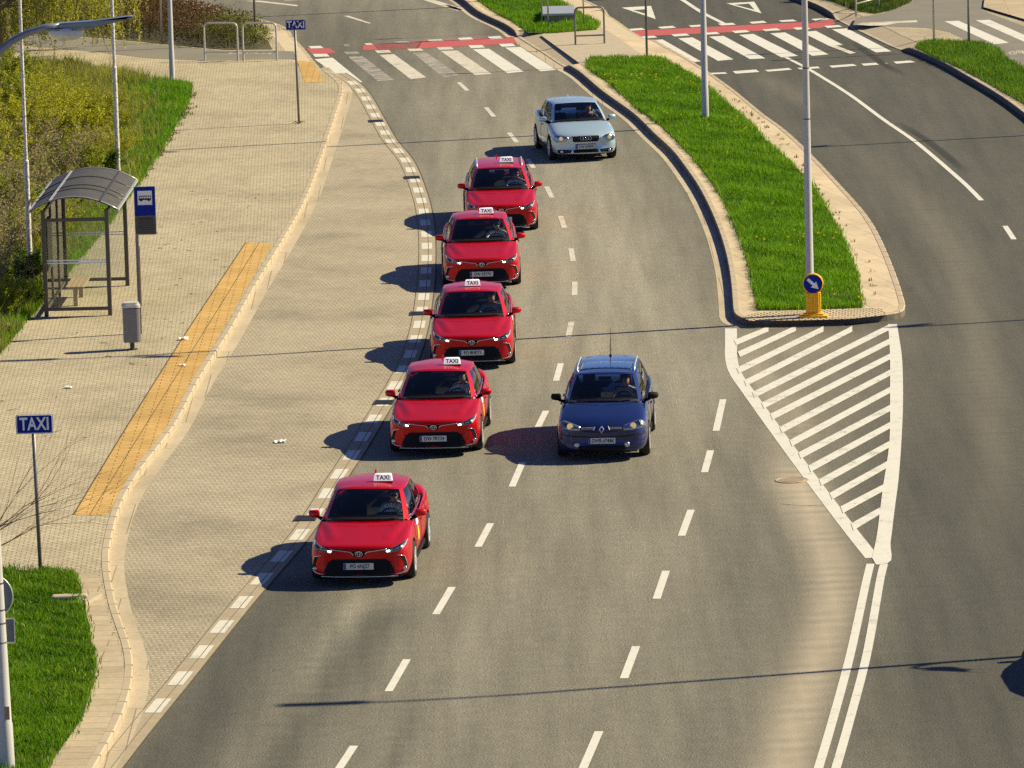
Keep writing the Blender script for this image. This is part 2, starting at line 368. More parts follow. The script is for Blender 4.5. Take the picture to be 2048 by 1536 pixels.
n = NT('halogen_glow'); em = n.n('ShaderNodeEmission'); em.inputs[0].default_value = (1, .72, .34, 1); em.inputs[1].default_value = .35; n.l(em.outputs[0], n.out.inputs[0]); n.t.nodes.remove(n.b); M['glow_warm'] = n.m
M['reflector'] = plain('lamp_reflector', (.55, .57, .60), .22, .8, var=.25, scale=40)
n = NT('shelter_roof_sheet'); n.col(n.ramp(n.noise(5, 5, .7), [(.3, (.060, .055, .045)), (.7, (.10, .092, .075))])); n.rough(.55); n.b.inputs['Specular IOR Level'].default_value = .25; M['roof_sheet'] = n.m
# ================================================================ the setting
ZS = 0.15                                                  # top of footways and islands
# one big land sheet far around, a little below the road
sheet('land', [(-900, -300), (900, -300), (900, 1600), (-900, 1600)], -0.06, M['land'], kind='structure')
# ---- outlines (pixels of the photograph dropped on the ground)
KERB_W = [(60,-75),(200,-42),(300,-15),(390,8),(435,27),(525,48),(570,62),(600,88),(640,136),(672,165),(686,177),(688,189),(684,203),(672,240),(650,307),(612,410),(567,492),(512,582),(455,684),(437,711),(395,778),(350,865),(310,917),(270,970),(239,1032),(225,1085),(217,1130),(222,1172),(235,1235),(257,1294),(268,1335),(267,1375),(245,1449),(202,1530),(140,1640),(60,1780)]
EDGE = [(625,100),(640,118),(672,136),(724,168),(772.6,242),(795,281),(828,320),(851,373),(865,421),(872,483),(872,526),(868,585),(858,655),(838,720),(805,782),(775,829),(722,919),(702,947),(632,1060),(527,1184),(492,1227),(447,1283),(385,1362),(342.5,1414),(295,1473),(247,1536),(150,1665),(70,1770)]
MED_W = [(800,-55),(860,-25),(916,0),(958,33),(1015,60),(1031,73),(1080,104),(1130,137),(1150,147),(1205,193),(1270,240),(1307,277),(1343,310),(1370,345),(1397,385),(1420,430),(1440,480),(1455,535),(1462,582),(1465,622)]
MED_TIP = [(1466,634),(1472,643),(1487,650),(1520,653),(1612,651),(1700,648),(1775,642),(1800,637),(1812,630)]
MED_E = [(1811,622),(1808,610),(1798,577),(1781,532),(1766,497),(1751,467),(1731,437),(1708,410),(1676,375),(1636,332),(1601,297),(1561,262),(1536,245),(1478,197),(1453,178),(1416,152),(1377,127),(1297,82),(1260,60),(1228,37),(1205,25),(1152,0),(1090,-28),(1030,-55)]
VERGE = [(1380,-95),(1500,-38),(1586,0),(1640,21),(1666,37),(1730,69),(1800,101),(1811,103),(1865,124),(1939,165),(1999,201),(2048,237),(2120,300),(2210,400),(2300,550),(2360,740),(2390,1000),(2390,1400),(2380,1800)]
def smooth_line(P, n=8):
    for _ in range(n):
        Q = P.copy(); Q[1:-1] = P[:-2]*.25+P[1:-1]*.5+P[2:]*.25; P = Q
    return P
kw = smooth_line(spline(PX(KERB_W)), 10); ed = smooth_line(spline(PX(EDGE)), 14); ve = smooth_line(spline(PX(VERGE)))
md = np.vstack([smooth_line(spline(PX(MED_W)))[:-1], spline(PX(MED_TIP), .15)[:-1], smooth_line(spline(PX(MED_E)))])

# ---- the road: one fine sheet; the 'tone' attribute says where it is worn pale, sandy, resurfaced or darker
xs = np.arange(-34, 40.01, .3); ys = np.arange(70, 300.01, .3)
XX, YY = np.meshgrid(xs, ys); nx, ny = len(xs), len(ys)
Vr = np.stack([XX.ravel(), YY.ravel(), np.zeros(XX.size)], 1)
ii = np.arange(nx*ny).reshape(ny, nx)
Fr = np.stack([ii[:-1, :-1], ii[:-1, 1:], ii[1:, 1:], ii[1:, :-1]], -1).reshape(-1, 4)
road = npmesh('road', Vr, Fr, 4, M['asphalt']); road['kind'] = 'structure'
P2 = Vr[:, :2]
def near(L, ax=1.0, fade=None):
    """distance from every road vertex to a polyline given in pixels (sampled)"""
    S = spline(PX(L), .5); d = np.full(len(P2), 1e9); w = np.zeros(len(P2)); k = np.linspace(0, 1, len(S))
    for s, kk in zip(S, k):
        dd = np.hypot(P2[:, 0]-s[0], (P2[:, 1]-s[1])*ax); m = dd < d; d[m] = dd[m]; w[m] = kk
    return d, w
tone = np.zeros((len(P2), 3), np.float32)
def streak(L, width, amount, ch, ends=.15):
    d, w = near(L); e = np.clip(np.minimum(w, 1-w)/max(ends, 1e-3), 0, 1) if ends else 1
    tone[:, ch] += amount*np.exp(-(d/width)**2)*e
# left carriageway is paler than the right one
dE, _ = near([(1465,640),(1462,760),(1600,940),(1755,1130),(1700,1310),(1600,1600),(1540,1800)])
cxl = np.interp(P2[:, 1], [0, 91, 107, 134, 170, 210], [3.5, 4.5, 5.0, 4.7, 3.0, -2.0])
side = P2[:, 0] - cxl                                     # >0: right carriageway
tone[:, 0] += np.where(side < 0, .50, .0)*np.clip(abs(side)/1.5, 0, 1)
tone[:, 2] += np.where(side > .3, .88, 0)*np.clip((side-.3)/2.0, 0, 1)
tone[:, 0] += .42*np.exp(-(((P2[:, 0]-2.2)/3.2)**2+((P2[:, 1]-146)/22)**2))      # bright curve by the island
streak([(770,1160),(727,1200),(650,1300),(585,1400),(520,1500),(450,1620)], .28, .85, 0)
streak([(1075,1090),(990,1230),(930,1330),(860,1450),(790,1600)], .5, .35, 0)
streak([(1330,1010),(1260,1180),(1190,1340),(1110,1536),(1060,1650)], .55, .22, 0)
streak([(585,1170),(480,1310),(400,1440),(320,1560)], .8, 1.0, 2, 0)
streak([(800,1200),(700,1310),(620,1430),(530,1580)], .5, .75, 2, .1)
streak([(900,1330),(840,1430),(770,1560)], .3, .35, 2, .1)
streak([(1500,860),(1480,1000),(1480,1200),(1450,1400),(1420,1600)], .6, .30, 2)
streak([(1900,760),(1930,900),(1900,1100),(1860,1300),(1800,1536)], .7, .35, 2)
# sand swept to the side of the hatched island and into the bay mouth
streak([(1555,900),(1585,960),(1625,1040),(1660,1120),(1662,1210),(1640,1300),(1605,1400),(1570,1536),(1540,1650)], .40, .85, 1, .12)
streak([(1545,840),(1590,930),(1680,1060)], .30, .35, 1, .2)
streak([(1480,690),(1500,740),(1560,800),(1640,900)], .4, .30, 1, .2)
streak([(1640,250),(1720,300),(1786,352),(1840,405),(1873,452),(1910,520),(1940,600),(1965,700),(1985,900),(1985,1150)], .40, .17, 1, .25)
streak([(1500,140),(1560,175),(1640,225)], .4, .15, 1, .3)
tone[:, 1] += .20*np.exp(-(((P2[:, 0]-6.6)/1.6)**2+((P2[:, 1]-131)/1.8)**2))
tone[:, 0] += .45*np.exp(-(((P2[:, 0]-6.4)/2.2)**2+((P2[:, 1]-124)/9)**2)); tone[:, 1] += .14*np.exp(-(((P2[:, 0]-6.4)/1.6)**2+((P2[:, 1]-126)/7)**2))
# darker resurfaced stretch at the left of the upper crossing
for x_, y_, sx, sy, a_ in ((-5.0, 190, 3.0, 13, .75), (-9.5, 203, 5, 9, .45), (-3.3, 171, 1.1, 5, .5), (9, 200, 6, 14, .25)):
    tone[:, 2] += a_*np.exp(-(((P2[:, 0]-x_)/sx)**2+((P2[:, 1]-y_)/sy)**2))
streak([(1050,300),(1110,400),(1140,480),(1150,560)], .3, -.0, 0)
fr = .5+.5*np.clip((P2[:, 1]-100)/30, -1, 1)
tone[:, 2] += .30*(1-fr); tone[:, 0] *= .55+.45*fr  # road darker and less pale towards its near end
tone = np.clip(tone, 0, 1)
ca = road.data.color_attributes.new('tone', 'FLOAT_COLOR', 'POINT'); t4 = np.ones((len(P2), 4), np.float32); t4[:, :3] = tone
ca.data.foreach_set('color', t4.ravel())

# ---- kerbs, footways, islands
def ramp_mask(P, spans):
    m = np.zeros(len(P))
    for a, b in spans:
        lo_, hi_ = min(a, b), max(a, b); m = np.maximum(m, np.clip((P[:, 1]-lo_)/.6+.5, 0, 1)*np.clip((hi_-P[:, 1])/.6+.5, 0, 1))
    return m
def off_var(P, d):
    T_ = np.gradient(P, axis=0); T_ /= np.linalg.norm(T_, axis=1)[:, None]+1e-9
    return P + np.stack([-T_[:, 1], T_[:, 0]], 1)*d[:, None]
def kerb(P, side, drop, name='kerb'):
    """kerbstones along P (its road face on P), lowered where drop = 1; returns the footway edge"""
    h = .157 - .137*drop; w_ = .13
    A = P; A2 = off_var(P, np.full(len(P), side*.02)); B = off_var(P, np.full(len(P), side*w_)); Cc = off_var(P, side*(w_+.60*drop))
    bm = bmesh.new(); rows = []
    for X_, z_ in ((A, -.05+0*h), (A, h-.02), (A2, h), (B, h), (Cc, np.where(drop > .02, ZS-.004, ZS-.02))):
        rows.append([bm.verts.new((p[0], p[1], z)) for p, z in zip(X_, np.broadcast_to(z_, len(P)))])
    for r0, r1 in zip(rows, rows[1:]):
        for i in range(len(P)-1):
            bm.faces.new((r0[i], r0[i+1], r1[i+1], r1[i]))
    bmesh.ops.recalc_face_normals(bm, faces=bm.faces)
    if sum(f.normal.z for f in bm.faces) < 0: bmesh.ops.reverse_faces(bm, faces=bm.faces)
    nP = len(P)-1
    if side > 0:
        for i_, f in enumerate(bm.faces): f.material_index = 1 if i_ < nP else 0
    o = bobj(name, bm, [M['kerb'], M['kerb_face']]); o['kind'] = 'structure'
    # joints between the stones: thin dark grooves every metre
    s = np.concatenate([[0], np.cumsum(np.linalg.norm(np.diff(P, axis=0), axis=1))]); bj = bmesh.new()
    Tn = np.gradient(P, axis=0); Tn /= np.linalg.norm(Tn, axis=1)[:, None]
    for q in np.arange(.5, s[-1], 1.0):
        i = min(int(np.searchsorted(s, q)), len(P)-1); t = Tn[i]; nrm = np.array([-t[1], t[0]])*side
        a = P[i]-nrm*.002; b_ = P[i]+nrm*(w_-.004); hh = h[i]
        c0 = [a-t*.005, a+t*.005, b_+t*.005, b_-t*.005]
        add_prism(bj, [tuple(c) for c in (c0 if side > 0 else c0[::-1])], hh+.045, T(0, 0, -.042))
    bobj('kerb_joint', bj, M['kerb_face'], o)
    return off_var(P, side*(w_-.01+.60*drop))
Yp = lambda x, y: G(x, y).y
edge_w = kerb(kw, -1, ramp_mask(kw, [(Yp(575,70), Yp(655,150))]))
dm = ramp_mask(md, [(Yp(1031,73), Yp(1130,138))])
dm = np.where(md[:, 0] > np.interp(md[:, 1], [140, 205], [6, 2.5]), ramp_mask(md, [(Yp(1215,30), Yp(1305,86))]), dm)
dm[md[:, 1] < 150] = 0
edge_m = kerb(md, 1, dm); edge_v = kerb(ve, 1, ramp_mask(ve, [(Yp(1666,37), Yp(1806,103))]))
pav = sheet('pavement', list(edge_w)+[(-12, 60), (-80, 60), (-80, 330), (-30, 330)], ZS, M['pavers'], kind='structure')
isl = sheet('median_island', list(edge_m), ZS, M['median_slab'], kind='structure')
vrg = sheet('right_pavement', list(edge_v)+[(30, 60), (90, 60), (90, 330), (10, 330)], ZS, M['pavers'], kind='structure')
vrg.name = 'pavement_beyond_road'
# light gutter line at the foot of the kerbs
bm = bmesh.new(); add_ribbon(bm, kw[kw[:, 1] < Yp(640,136)], .0, .26, .009)
add_ribbon(bm, md[:int(len(md)*.52)], -.30, 0, .0045)
g_ = bobj('gutter', bm, M['gutter']); g_['kind'] = 'structure'
# ---- bus bay: block paving between the kerb and the carriageway, with a two-row concrete strip along the asphalt
kb = kw[(kw[:, 1] < Yp(650,143))]
E2 = ed[ed[:, 1] < Yp(640,118)+.1]
bay = sheet('bus_bay', list(E2)+list(kb[::-1]), .0045, M['bay'], kind='structure')
n = NT('bay_edge_strip'); o_ = n.obj()
c = n.ramp(n.noise(4, 5, .65, o_), [(.3, (.31, .25, .17)), (.7, (.40, .33, .235))]); c = n.mix(.6, c, n.ramp(n.noise(55, 3, .7, o_), [(.3, .7), (.7, 1.25)]), 'MULTIPLY'); n.col(c); n.rough(.9); M['strip'] = n.m
bm = bmesh.new(); Eb = ed[ed[:, 1] < Yp(690,146)]
add_ribbon(bm, Eb, -.40, -.0, .0085); bobj('edge_strip', bm, M['strip'], bay)
bm = bmesh.new(); add_ribbon(bm, Eb, -.010, .014, .013); add_ribbon(bm, Eb, -.187, -.178, .013); add_ribbon(bm, Eb, -.408, -.399, .013); bobj('strip_joint', bm, M['soil'], bay)
bm = bmesh.new()
s = np.concatenate([[0], np.cumsum(np.linalg.norm(np.diff(Eb, axis=0), axis=1))])
ref = G(428, 1309); iref = int(np.argmin(np.hypot(Eb[:, 0]-ref.x, Eb[:, 1]-ref.y))); s0 = s[iref] % 2.06
for q in np.arange(s0-.52, s[-1]-1, 2.06):
    if q < 2 or q > s[iref]+4.6: continue
    tt = np.linspace(q, q+1.05, 5); A = np.stack([np.interp(tt, s, Eb[:, 0]), np.interp(tt, s, Eb[:, 1])], 1)
    add_ribbon(bm, A, -.345, -.19, .013); add_ribbon(bm, A, -.175, -.095, .013)
bobj('white_edge_block', bm, M['block'], bay)
# ---- tactile strips, footway slabs beside the lower grass, cycle path, cobbled tip
zf = ZS+.004
yl = spline(PX([(147,1030),(250,860),(360,685),(442,560),(492,485)], ZS)); yr = spline(PX([(545,487),(525,520),(482,595),(440,668),(400,735),(325,875),(287,927),(237,1002),(212,1031)], ZS))
tac = sheet('tactile_paving', list(yl)+list(yr), zf, M['yellow'], kind='structure')
bm = bmesh.new(); mid_ = spline([(yl[0]*.5+yr[-1]*.5), (yl[len(yl)//2]*.5+yr[len(yr)//2]*.5), (yl[-1]*.5+yr[0]*.5)])
add_ribbon(bm, yl, -.012, .012, zf+.004); add_ribbon(bm, mid_, -.007, .007, zf+.004); bobj('tactile_joint', bm, M['soil'], tac)
sheet('tactile_paving', PX([(594,121),(626,124),(650,164),(610,166)], ZS), zf, M['yellow'], kind='structure')
sheet('cycle_path', PX([(-60,60),(200,78),(287,86),(375,95),(450,102),(545,101),(588,103),(592,118),(500,119),(407,121),(300,117),(200,105),(-60,80)], ZS), zf, M['path'], kind='structure')
sheet('footway', PX([(143,1146),(160,1146),(196,1148),(205,1180),(218,1240),(240,1300),(250,1345),(246,1390),(222,1452),(170,1536),(110,1640),(20,1640),(95,1536),(163,1440),(190,1360),(192,1322),(180,1272),(160,1175)], ZS), zf, M['slabs'], kind='structure')
sheet('cobbled_tip', PX([(1479,634),(1520,625),(1600,621),(1727,616),(1762,617),(1776,630),(1700,638),(1600,641),(1500,642)], ZS), zf, M['cobble'], kind='structure')
n_ = sheet('path_crossing', PX([(1082,71),(1090,67),(1105,67),(1193,60),(1198,52),(1232,72),(1256,90),(1284,110),(1179,121),(1180,131),(1172,136),(1128,104)], ZS), zf, M['concrete'], kind='structure')
sheet('side_road', PX([(1706,50),(1712,36),(1767,26),(1829,0),(1850,-20),(1990,-20),(1964,4),(1962,20),(2100,72),(2200,260),(2048,140),(2018,120),(1989,100),(1963,86),(1943,86),(1899,64),(1853,56)], ZS), zf, M['path'], kind='structure')
sheet('side_road_island', PX([(1969,2),(1967,18),(2048,42),(2140,75),(2140,-20),(1990,-20)], ZS), zf+.06, M['slabs'], kind='structure')
# ---- soil under the grass
GRASS = {
 'median': [(1172,135),(1223,171),(1270,215),(1325,255),(1376,306),(1412,350),(1442,394),(1471,455),(1490,505),(1500,547),(1510,590),(1515,621),(1600,620),(1726,616),(1720,580),(1711,539),(1690,488),(1660,430),(1613,357),(1547,299),(1496,244),(1453,208),(1398,160),(1325,120),(1259,118),(1200,119),(1179,121)],
 'median_far': [(860,-45),(953,0),(988,25),(1023,43),(1056,66),(1105,67),(1193,60),(1200,50),(1173,33),(1134,12),(1111,0),(1020,-45)],
 'verge': [(1831,96),(1869,116),(1919,137),(1979,169),(2048,209),(2150,290),(2250,400),(2300,400),(2200,260),(2048,139),(2018,120),(1989,100),(1963,86),(1900,84),(1855,84)],
 'verge_far': [(1600,-45),(1656,0),(1712,22),(1751,28),(1787,20),(1819,6),(1835,-12),(1840,-45)],
 'lower': [(-250,1150),(15,1140),(143,1145),(158,1174),(170,1223),(180,1272),(192,1322),(185,1371),(163,1440),(113,1509),(94,1536),(20,1640),(-250,1640)],
 'upper': [(-300,140),(150,130),(240,150),(305,159),(350,165),(382,172),(384,182),(372,220),(352,250),(340,270),(322,305),(300,332),(281,364),(240,422),(216,455),(177,500),(146,536),(100,592),(57,640),(34,669),(8,700),(-40,750),(-300,1100)],
}
GP = {k: np.array(PX(v, ZS)) for k, v in GRASS.items()}
for k in GP:
    sheet('verge_soil', GP[k], zf+.004, M['dry' if k == 'upper' else 'soil'], kind='structure')
bed = sheet('planting_bed', PX([(-60,60),(200,76),(287,84),(375,93),(450,100),(545,99),(535,82),(500,58),(430,35),(390,17),(300,-6),(200,-32)], ZS), zf+.008, M['soil'], kind='structure')

# ---- painted markings: parts of the road
zm = .005
def quads(name, L, mat, z=zm, parent=road):
    bm = bmesh.new()
    for q in L: add_sheet(bm, PX(q), z)
    return bobj(name, bm, M[mat], parent)
def dash(t, b, w):
    """a dash from pixel t to pixel b, w metres wide"""
    a = np.array(G2(*t)); c = np.array(G2(*b)); d = (c-a)/np.linalg.norm(c-a); nn = np.array([-d[1], d[0]])*w/2
    return [a+nn, a-nn, c-nn, c+nn]
def dashes(name, L, w, mat, z=zm):
    bm = bmesh.new()
    for t, b in L: add_sheet(bm, dash(t, b, w), z)
    return bobj(name, bm, M[mat], road)
dashes('lane_line', [((1121.5,727),(1112,762)),((1092,822),(1075,856)),((1045,925),(1024,973.7)),((981,1047),(956,1094)),((904,1174.3),(871.6,1229)),((813.7,1319),(777,1383)),((708,1492),(666,1556)),((598,1665),(560,1725))], .13, 'white')
dashes('faded_lane_line', [((917.5,165),(935,181.7)),((972,215),(988,233.7)),((1018,265.7),(1033.7,285)),((1055,318),(1067,336)),((1093,373.5),(1104.5,396)),((1121,432.5),(1128.7,456)),((1142,497),(1146,522.5)),((1149.5,563.7),(1149,591)),((1142.7,643.7),(1136.5,674))], .13, 'white_fair')
dashes('turning_lane_line', [((1446,799),(1432,862)),((1421,901),(1409,945)),((1382,1020),(1363,1072)),((1332,1142),(1313,1198)),((1272,1293),(1248,1357)),((1198,1463),(1166,1537)),((1110,1660),(1080,1725))], .135, 'white')
dashes('far_lane_line', [((2010,452),(2028,479)),((2066,545),(2080,580))], .13, 'white')
bm = bmesh.new()
add_ribbon(bm, spline(PX([(1690,112),(1572,115)][1:]+[(1611,135),(1640,152),(1700,190),(1768,240),(1826,280),(1862,309),(1898,340),(1932,370),(1963,401)])), -.065, .065, zm)
add_ribbon(bm, spline(PX([(1330,-20),(1365,0),(1404,25),(1447,47)])), -.08, .08, zm); bobj('solid_lane_line', bm, M['white'], road)
# hatched island
bm = bmesh.new()
def broad(L, w, z=zm, st=.3):
    add_ribbon(bm, spline(PX(L), st), -w/2, w/2, z)
broad([(1462,657),(1462,690),(1462,712),(1467,737),(1477,757),(1490,775),(1540,845),(1602,930),(1665,1014),(1705,1066),(1745,1116)], .255)
hl = spline(PX([(1776,649),(1779,690),(1780,717),(1780,792),(1779,880),(1773,930),(1767,967),(1761,1014),(1753,1075),(1744,1116)])); hr = spline(PX([(1752,1130),(1774,1128),(1781,1085),(1790,1014),(1797,960),(1803,880),(1806,800),(1804,717),(1799,680),(1794,649)]))
add_sheet(bm, list(hl)+list(hr), zm+.004)
bobj('hatched_island_border', bm, M['white'], road)
hat = [((300,205),(540,115)),((330,300),(760,110)),((320,430),(980,115)),((380,530),(1210,115)),((445,625),(1500,105)),((520,710),(1510,215)),((590,800),(1515,335)),((665,905),(1515,465)),((745,1010),(1520,600)),((815,1110),(1520,745)),((895,1215),(1515,885)),((980,1325),(1505,1040)),((1065,1435),(1490,1200))]
hat = [((1400+a[0]/4, 630+a[1]/4), (1400+b[0]/4, 630+b[1]/4)) for a, b in hat] + [((1688,1016),(1766,976)),((1709,1050),(1758,1023))]
bm = bmesh.new()
for a, b in hat:
    h_ = 5.2+1.7*(a[1]-660)/390
    add_sheet(bm, PX([(a[0]-7, a[1]-h_+5), (b[0]+2, b[1]-h_), (b[0]+2, b[1]+h_), (a[0]-2, a[1]+h_+5)]), zm+.008)
bobj('hatched_island_stripe', bm, M['white_hatch'], road)
bm = bmesh.new(); add_ribbon(bm, spline(PX([(1741,1128),(1735,1152),(1700,1312),(1670,1424),(1637,1536),(1590,1680),(1560,1760)])), -.07, .07, zm); add_ribbon(bm, spline(PX([(1768,1128),(1762,1152),(1733,1312),(1704,1424),(1672,1536),(1627,1680),(1598,1760)])), -.07, .07, zm)
bobj('double_line', bm, M['white'], road)
# crossing of the near carriageway
q4 = lambda L: [[(640+x/4, y/4) for x, y in q] for q in L]
quads('zebra_stripe', q4([[(1480,382),(1605,376),(1890,560),(1765,572)],[(1222,395),(1352,391),(1630,574),(1500,587)],[(-45,475),(100,462),(340,658),(232,665)]]), 'white')
quads('faded_zebra_stripe', q4([[(965,410),(1100,405),(1372,592),(1240,602)],[(475,440),(590,433),(850,620),(725,635)]]), 'white_fair')
quads('worn_zebra_stripe', q4([[(740,425),(850,420),(1115,605),(985,620)],[(225,455),(340,450),(590,640),(460,650)]]), 'white_worn')
quads('cycle_crossing', q4([[(820,326),(1000,318),(1250,306),(1545,299),(1580,349),(1240,366),(1000,378),(760,392)],[(345,362),(430,358),(462,400),(340,402)],[(-110,386),(80,388),(125,425),(-60,436)]]), 'red')
quads('worn_cycle_crossing', q4([[(430,355),(820,326),(780,392),(470,402)]]), 'red_worn', zm)
quads('cycle_crossing_edge', q4([[(1340,296),(1440,290),(1466,310),(1368,316)],[(1098,306),(1205,300),(1232,319),(1124,325)],[(1430,354),(1540,350),(1566,371),(1455,377)],[(1185,365),(1296,362),(1320,382),(1207,388)],[(-95,372),(5,368),(30,386),(-70,390)],[(-60,434),(55,432),(78,454),(-40,458)]]), 'white', zm+.004)
quads('faded_cycle_crossing_edge', q4([[(858,320),(968,315),(992,331),(880,337)],[(932,381),(1050,376),(1072,396),(952,402)],[(437,406),(550,402),(572,422),(460,427)],[(350,349),(405,346),(428,360),(372,363)],[(695,393),(805,389),(830,407),(716,412)]]), 'white_fair', zm+.004)
quads('worn_cycle_crossing_edge', q4([[(580,335),(700,330),(720,343),(600,348)],[(190,417),(300,415),(322,434),(212,438)],[(185,358),(225,355),(240,372),(195,374)]]), 'white_worn', zm+.004)
# crossing of the far carriageway
quads('zebra_stripe', [[(1296,81),(1325,79),(1402,123),(1375,126)],[(1356,77),(1385,75),(1467,119),(1436,122)],[(1418,73.5),(1447,72),(1531,117),(1500,118.5)],[(1478,70),(1507,68),(1596,112),(1563,115)],[(1540,67),(1570,65),(1657,109),(1625,112)],[(1664,59),(1694,57),(1783,103),(1752,105)],[(1602,64),(1632,62),(1686,90),(1658,92)]], 'white')
quads('faded_zebra_stripe', [[(1658,92),(1672,91),(1712,106),(1700,108)]], 'white_fair')
quads('cycle_crossing', [[(1265,62),(1640,43),(1664,38),(1671,48),(1640,56.5),(1281,73)]], 'red')
quads('cycle_crossing_edge', [[(1255,58.5),(1284,56.5),(1291,60),(1262,62)],[(1315,54.5),(1345,52),(1352,56),(1322,58)],[(1377,51.5),(1405,49.5),(1411,53),(1383,55)],[(1435,48),(1465,46),(1472,50),(1443,51.5)],[(1498,44.5),(1527,42),(1534,46),(1504,48)],[(1557,41.5),(1586,39.5),(1594,43),(1563,44.5)],[(1622,38.5),(1652,36.5),(1660,39),(1630,42)],
 [(1282,73.5),(1308,72),(1315,75.5),(1289,77.5)],[(1342,69.5),(1372,67.5),(1380,71.5),(1349,73.5)],[(1404,66.5),(1433,64.5),(1440,68.5),(1411,70)],[(1463,62.5),(1492,60.5),(1500,64.5),(1471,67)],[(1524,59.5),(1553,57),(1562,61),(1531,63)],[(1586,56),(1614,54.5),(1622,58.5),(1593,60)],[(1648,52.5),(1677,50.5),(1685,54),(1655,56.5)]], 'white', zm+.004)
quads('give_way_line', [[(1404,147),(1450,145),(1455,148),(1408,150)],[(1465,143),(1512,139.5),(1519,144.5),(1471,148)],[(1529,140.5),(1577,136.5),(1584,140),(1536,144)],[(1594,136.5),(1636,133.5),(1640,137),(1600,139.5)],[(1658,132),(1706,128.5),(1714,132),(1664,136)],[(1722,128),(1752,126),(1758,130),(1728,132)],[(1768,125.8),(1773,125.5),(1777,128.5),(1772,129)],[(1786,124),(1820,121.5),(1831,125),(1793,128)]], 'white', zm+.004)
def tri_mark(o3, i3):
    o3 = PX(o3); i3 = PX(i3); return [[o3[k], o3[(k+1) % 3], i3[(k+1) % 3], i3[k]] for k in range(3)]
bm = bmesh.new()
for o3, i3 in (([(1243,15.5),(1302,12),(1311.5,38.5)], [(1266,20.5),(1291,18.7),(1290,27.5)]), ([(1453,7),(1508.5,3.5),(1523,27)], [(1469,9.6),(1498,7.6),(1509,20)])):
    for q in tri_mark(o3, i3): add_sheet(bm, q, zm)
bobj('give_way_triangle', bm, M['white'], road)
quads('road_arrow_line', [[(845,0),(862,-2),(928,18),(915,22)],[(890,11),(898,10),(926,20),(918,21)]], 'white_fair')
quads('lane_line', [[(892,14.5),(905,13.5),(926,19),(918,21)]], 'white')
quads('faded_lane_line', [[(686,32),(697,31.5),(742,46.5),(738,47.5)],[(487,2),(520,1.5),(597,10.5),(594,13),(520,4.5)],[(345,4.6),(399,4),(399,5.6),(345,6.3)],[(566,-1),(626,-3),(628,-.5),(570,1.2)]], 'white_fair')
side_rd = bpy.data.objects['side_road']; cyc = bpy.data.objects['cycle_path']
def quads_z(name, L, mat, z, zp, parent):
    bm = bmesh.new()
    for q in L: add_sheet(bm, PX(q, zp), z)
    return bobj(name, bm, M[mat], parent)
quads_z('zebra_stripe', [[(1889,43),(1917,42),(2018,86),(1989,89)],[(1951,41),(1979,40),(2080,84),(2055,87)]], 'white', zf+.004, ZS, side_rd)
quads_z('cycle_arrow', [[(1712,49),(1726,46),(1834,41),(1835,45),(1800,46),(1770,51),(1740,52)]], 'white_fair', zf+.004, ZS, side_rd)
def bike(cx, cy, sx, sy, z, parent, name='bicycle_symbol'):
    """painted bicycle: two wheels, frame and handlebar"""
    bm = bmesh.new(); o2 = np.array(G2(cx, cy, ZS)); ex = (np.array(G2(cx+sx, cy, ZS))-o2); ey = (np.array(G2(cx, cy-sy, ZS))-o2)
    P_ = lambda u, v: tuple(o2+ex*u+ey*v)
    def ring(u0, v0, r, w):
        k = 18
        for i in range(k):
            a, b_ = 2*math.pi*i/k, 2*math.pi*(i+1)/k
            add_sheet(bm, [P_(u0+(r-w)*math.cos(a), v0+(r-w)*math.sin(a)), P_(u0+(r+w)*math.cos(a), v0+(r+w)*math.sin(a)), P_(u0+(r+w)*math.cos(b_), v0+(r+w)*math.sin(b_)), P_(u0+(r-w)*math.cos(b_), v0+(r-w)*math.sin(b_))], z)
    def bar(a, b_, w=.07):
        a = np.array(a); b_ = np.array(b_); d = (b_-a)/np.linalg.norm(b_-a); n2 = np.array([-d[1], d[0]])*w
        add_sheet(bm, [P_(*(a+n2)), P_(*(a-n2)), P_(*(b_-n2)), P_(*(b_+n2))], z)
    ring(-.62, -.2, .36, .06); ring(.62, -.2, .36, .06)
    for a, b_ in (((-.62,-.2),(-.2,.35)),((-.2,.35),(.4,.4)),((.4,.4),(-.05,-.2)),((-.05,-.2),(-.62,-.2)),((-.05,-.2),(-.25,.55)),((.62,-.2),(.38,.7)),((.38,.7),(.6,.78)),((-.4,.55),(-.12,.55))): bar(a, b_)
    return bobj(name, bm, M['white_fair'], parent)
bike(2040, 105, 22, 7, zf+.004, side_rd); bike(500, 106.5, 42, 3.0, zf+.004, cyc)
# skid marks on the far carriageway
n = NT('tyre_rubber_mark'); n.col((.035, .034, .032)); n.rough(.8)
at = n.n('ShaderNodeAttribute', attribute_name='tint'); sp = n.n('ShaderNodeSeparateColor'); n.l(at.outputs[0], sp.inputs[0])
n.l(n.math('MULTIPLY', sp.outputs[0], n.ramp(n.noise(9, 5, .7), [(.3, .4), (.7, 1.0)])), n.b.inputs['Alpha']); M['skid'] = n.m
def skid(L, w, k):
    S = spline(PX(L), .3); rows = [offset(S, d) for d in (-w, -w*.4, w*.4, w)]; N = len(S)
    V = np.concatenate([np.c_[r, np.full(N, zm+.008)] for r in rows]); e = np.clip(np.minimum(np.arange(N), N-1-np.arange(N))/(N*.25), 0, 1)
    cl = np.concatenate([0*e, e*k, e*k, 0*e]); i = np.arange(N-1)
    F_ = np.concatenate([np.stack([i+a*N, i+1+a*N, i+1+(a+1)*N, i+(a+1)*N], 1) for a in range(3)])[:, ::-1]
    npmesh('skid_mark', V, F_, 4, M['skid'], np.repeat(cl[:, None], 3, 1), road)
